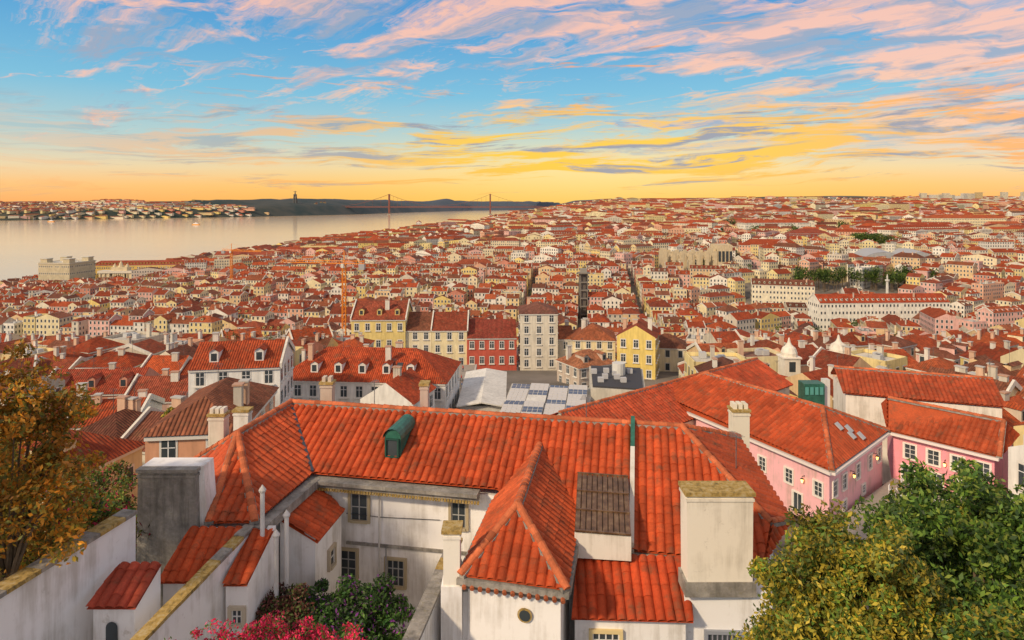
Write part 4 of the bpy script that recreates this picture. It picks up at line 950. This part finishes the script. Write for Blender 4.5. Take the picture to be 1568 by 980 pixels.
belfry(56,132,100-31,1.6); belfry(67.5,135,100-31,1.8)
for (x,y) in ((-2540,3600),(-1500,3100)):
    mb=MB(); mb.hexa([(x-16,y-4,0),(x+16,y-4,0),(x+16,y+4,0),(x-16,y+4,0)],[(x-19,y-4.5,4),(x+19,y-4.5,4),(x+19,y+4.5,4),(x-19,y+4.5,4)],TRIM,(.8,.4,.1)); mb.box(x-12,x+10,y-3,y+3,4,8,TRIM,(.8,.8,.8)); mb.box(x-3,x+2,y-2,y+2,8,11,TRIM,(.8,.8,.8)); mb.obj('ferry_boat')

# ---------------------------------------------------------------- world
w=bpy.data.worlds.new('World'); S.world=w; w.use_nodes=True; nt=w.node_tree; k=N(nt)
bg=nt.nodes['Background']
SUNAZ=math.radians(228); SUNEL=math.radians(33)
sky=k.n('ShaderNodeTexSky',sky_type='NISHITA'); sky.sun_disc=False; sky.sun_elevation=SUNEL; sky.sun_rotation=SUNAZ
g=k.n('ShaderNodeTexCoord').outputs['Generated']; sp=k.n('ShaderNodeSeparateXYZ'); k.put(sp.inputs[0],g); X,Y,Z=sp.outputs
Zc=k.m('MAXIMUM',Z,0.0)
base=k.ramp(Zc,[(0,(1.0,.42,.12)),(.025,(1.0,.55,.20)),(.05,(.84,.66,.40)),(.09,(.46,.62,.60)),(.16,(.18,.50,.70)),(.28,(.05,.30,.64)),(.6,(.34,.38,.46)),(1,(.52,.48,.45))])
az=k.m('DIVIDE',X,k.m('MAXIMUM',k.m('ABSOLUTE',Y),.05)); front=k.mr(Y,-.1,.3,0,1)
def gs(ca_,wa,cz,wz):
    a=k.m('POWER',k.m('DIVIDE',k.m('SUBTRACT',az,ca_),wa),2.0); b_=k.m('POWER',k.m('DIVIDE',k.m('SUBTRACT',Zc,cz),wz),2.0)
    return k.m('MULTIPLY',k.m('EXPONENT',k.m('MULTIPLY',k.m('ADD',a,b_),-1.0)),front)
base=k.mix(k.m('MULTIPLY',gs(.12,.55,.01,.045),.98),base,(1.0,.52,.03))
base=k.mix(k.m('MULTIPLY',gs(.12,.34,.045,.05),.6),base,(1.0,.80,.30))
den=k.m('ADD',Zc,.11); cx_=k.m('DIVIDE',X,den); cy_=k.m('DIVIDE',Y,den)
u_=k.m('ADD',k.m('MULTIPLY',cx_,-.87),k.m('MULTIPLY',cy_,.50)); v_=k.m('ADD',k.m('MULTIPLY',cx_,.50),k.m('MULTIPLY',cy_,.87))
cvv=k.comb(k.m('MULTIPLY',u_,.62),k.m('MULTIPLY',v_,1.25),3.3)
warp=k.noise(k.comb(u_,v_,1.0),1.4,4,.55); cvw=k.vm('ADD',cvv,k.comb(k.m('MULTIPLY',warp,.9),k.m('MULTIPLY',warp,.7),0.0))
c1_=k.noise(cvw,2.9,10,.68,.35); c2_=k.noise(k.comb(cx_,cy_,7.7),.6,3,.5,.3)
dens=k.m('ADD',c1_,k.m('MULTIPLY',k.m('SUBTRACT',c2_,.5),.55)); dens=k.m('ADD',dens,k.m('MULTIPLY',k.m('MULTIPLY',X,front),.13))
mask=k.m('MULTIPLY',k.mr(dens,.475,.60,0,1),k.mr(Zc,.05,.10,0,1))
c3_=k.noise(k.vm('ADD',cvw,(4,7,2)),3.0,7,.62,.4)
pink=k.mix(k.mr(c3_,.41,.55,0,1),(.33,.38,.50),(1.0,.55,.40))
cc_=k.mix(k.m('MULTIPLY',gs(.14,.45,.11,.055),k.mr(c3_,.42,.52,0,1),clamp=True),pink,(1.0,.54,.04))
col=k.mix(k.m('MULTIPLY',mask,.92),base,cc_)
wob=k.noise(k.comb(k.m('MULTIPLY',az,2.0),k.m('MULTIPLY',Zc,10.0),2.0),1.5,3,.5)
bv=k.comb(k.m('MULTIPLY',az,2.4),k.m('ADD',k.m('MULTIPLY',k.m('ADD',Zc,k.m('MULTIPLY',az,-.025)),34.0),k.m('MULTIPLY',wob,1.6)),1.3)
b1_=k.noise(bv,1.7,9,.68,.5); b2_=k.noise(k.vm('ADD',bv,(5,9,0)),2.1,7,.65,.5)
bandz=k.mr(k.m('EXPONENT',k.m('MULTIPLY',k.m('POWER',k.m('DIVIDE',k.m('SUBTRACT',Zc,.09),.062),2.0),-1.0)),.0,1.0,-.14,.04)
bar=k.m('MULTIPLY',k.mr(k.m('ADD',b1_,bandz),.47,.55,0,1),k.m('MULTIPLY',front,k.mr(az,-.75,-.05,.2,1)))
bcol=k.mix(k.mr(b2_,.43,.53,0,1),(.30,.29,.36),(1.0,.38,.12))
bcol=k.mix(k.m('MULTIPLY',gs(.14,.46,.085,.065),k.mr(b2_,.40,.48,0,1.2),clamp=True),bcol,(1.0,.58,.0))
col=k.mix(k.m('MULTIPLY',bar,.97),col,bcol)
# added fill: unseen sky behind the camera brightened to light walls facing it
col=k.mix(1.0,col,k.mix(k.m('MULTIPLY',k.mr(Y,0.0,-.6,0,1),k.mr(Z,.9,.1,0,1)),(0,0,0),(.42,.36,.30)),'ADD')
col=k.mix(k.mr(Z,-.02,0,1,0),col,(.35,.26,.18))
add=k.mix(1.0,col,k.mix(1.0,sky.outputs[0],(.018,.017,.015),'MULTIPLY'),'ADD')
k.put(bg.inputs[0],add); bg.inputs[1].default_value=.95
sl=bpy.data.lights.new('sun','SUN'); sl.energy=3.2; sl.angle=math.radians(4); sl.color=(1,.79,.54)
so=bpy.data.objects.new('sun',sl); S.collection.objects.link(so)
dirv=Vector((math.sin(SUNAZ)*math.cos(SUNEL),math.cos(SUNAZ)*math.cos(SUNEL),math.sin(SUNEL))); so.rotation_euler=dirv.to_track_quat('Z','Y').to_euler(); so.location=(0,-20,160)
cam=bpy.data.cameras.new('camera'); co=bpy.data.objects.new('camera',cam); S.collection.objects.link(co); S.camera=co
co.location=(0,0,H); co.rotation_euler=(math.radians(90),0,0); cam.lens=36*1000/1568; cam.sensor_width=36; cam.shift_y=-178/1568; cam.clip_start=.3; cam.clip_end=90000
print('faces',sum(len(o.data.polygons) for o in S.objects if o.type=='MESH'),'objs',len(S.objects),time.time()-T0)
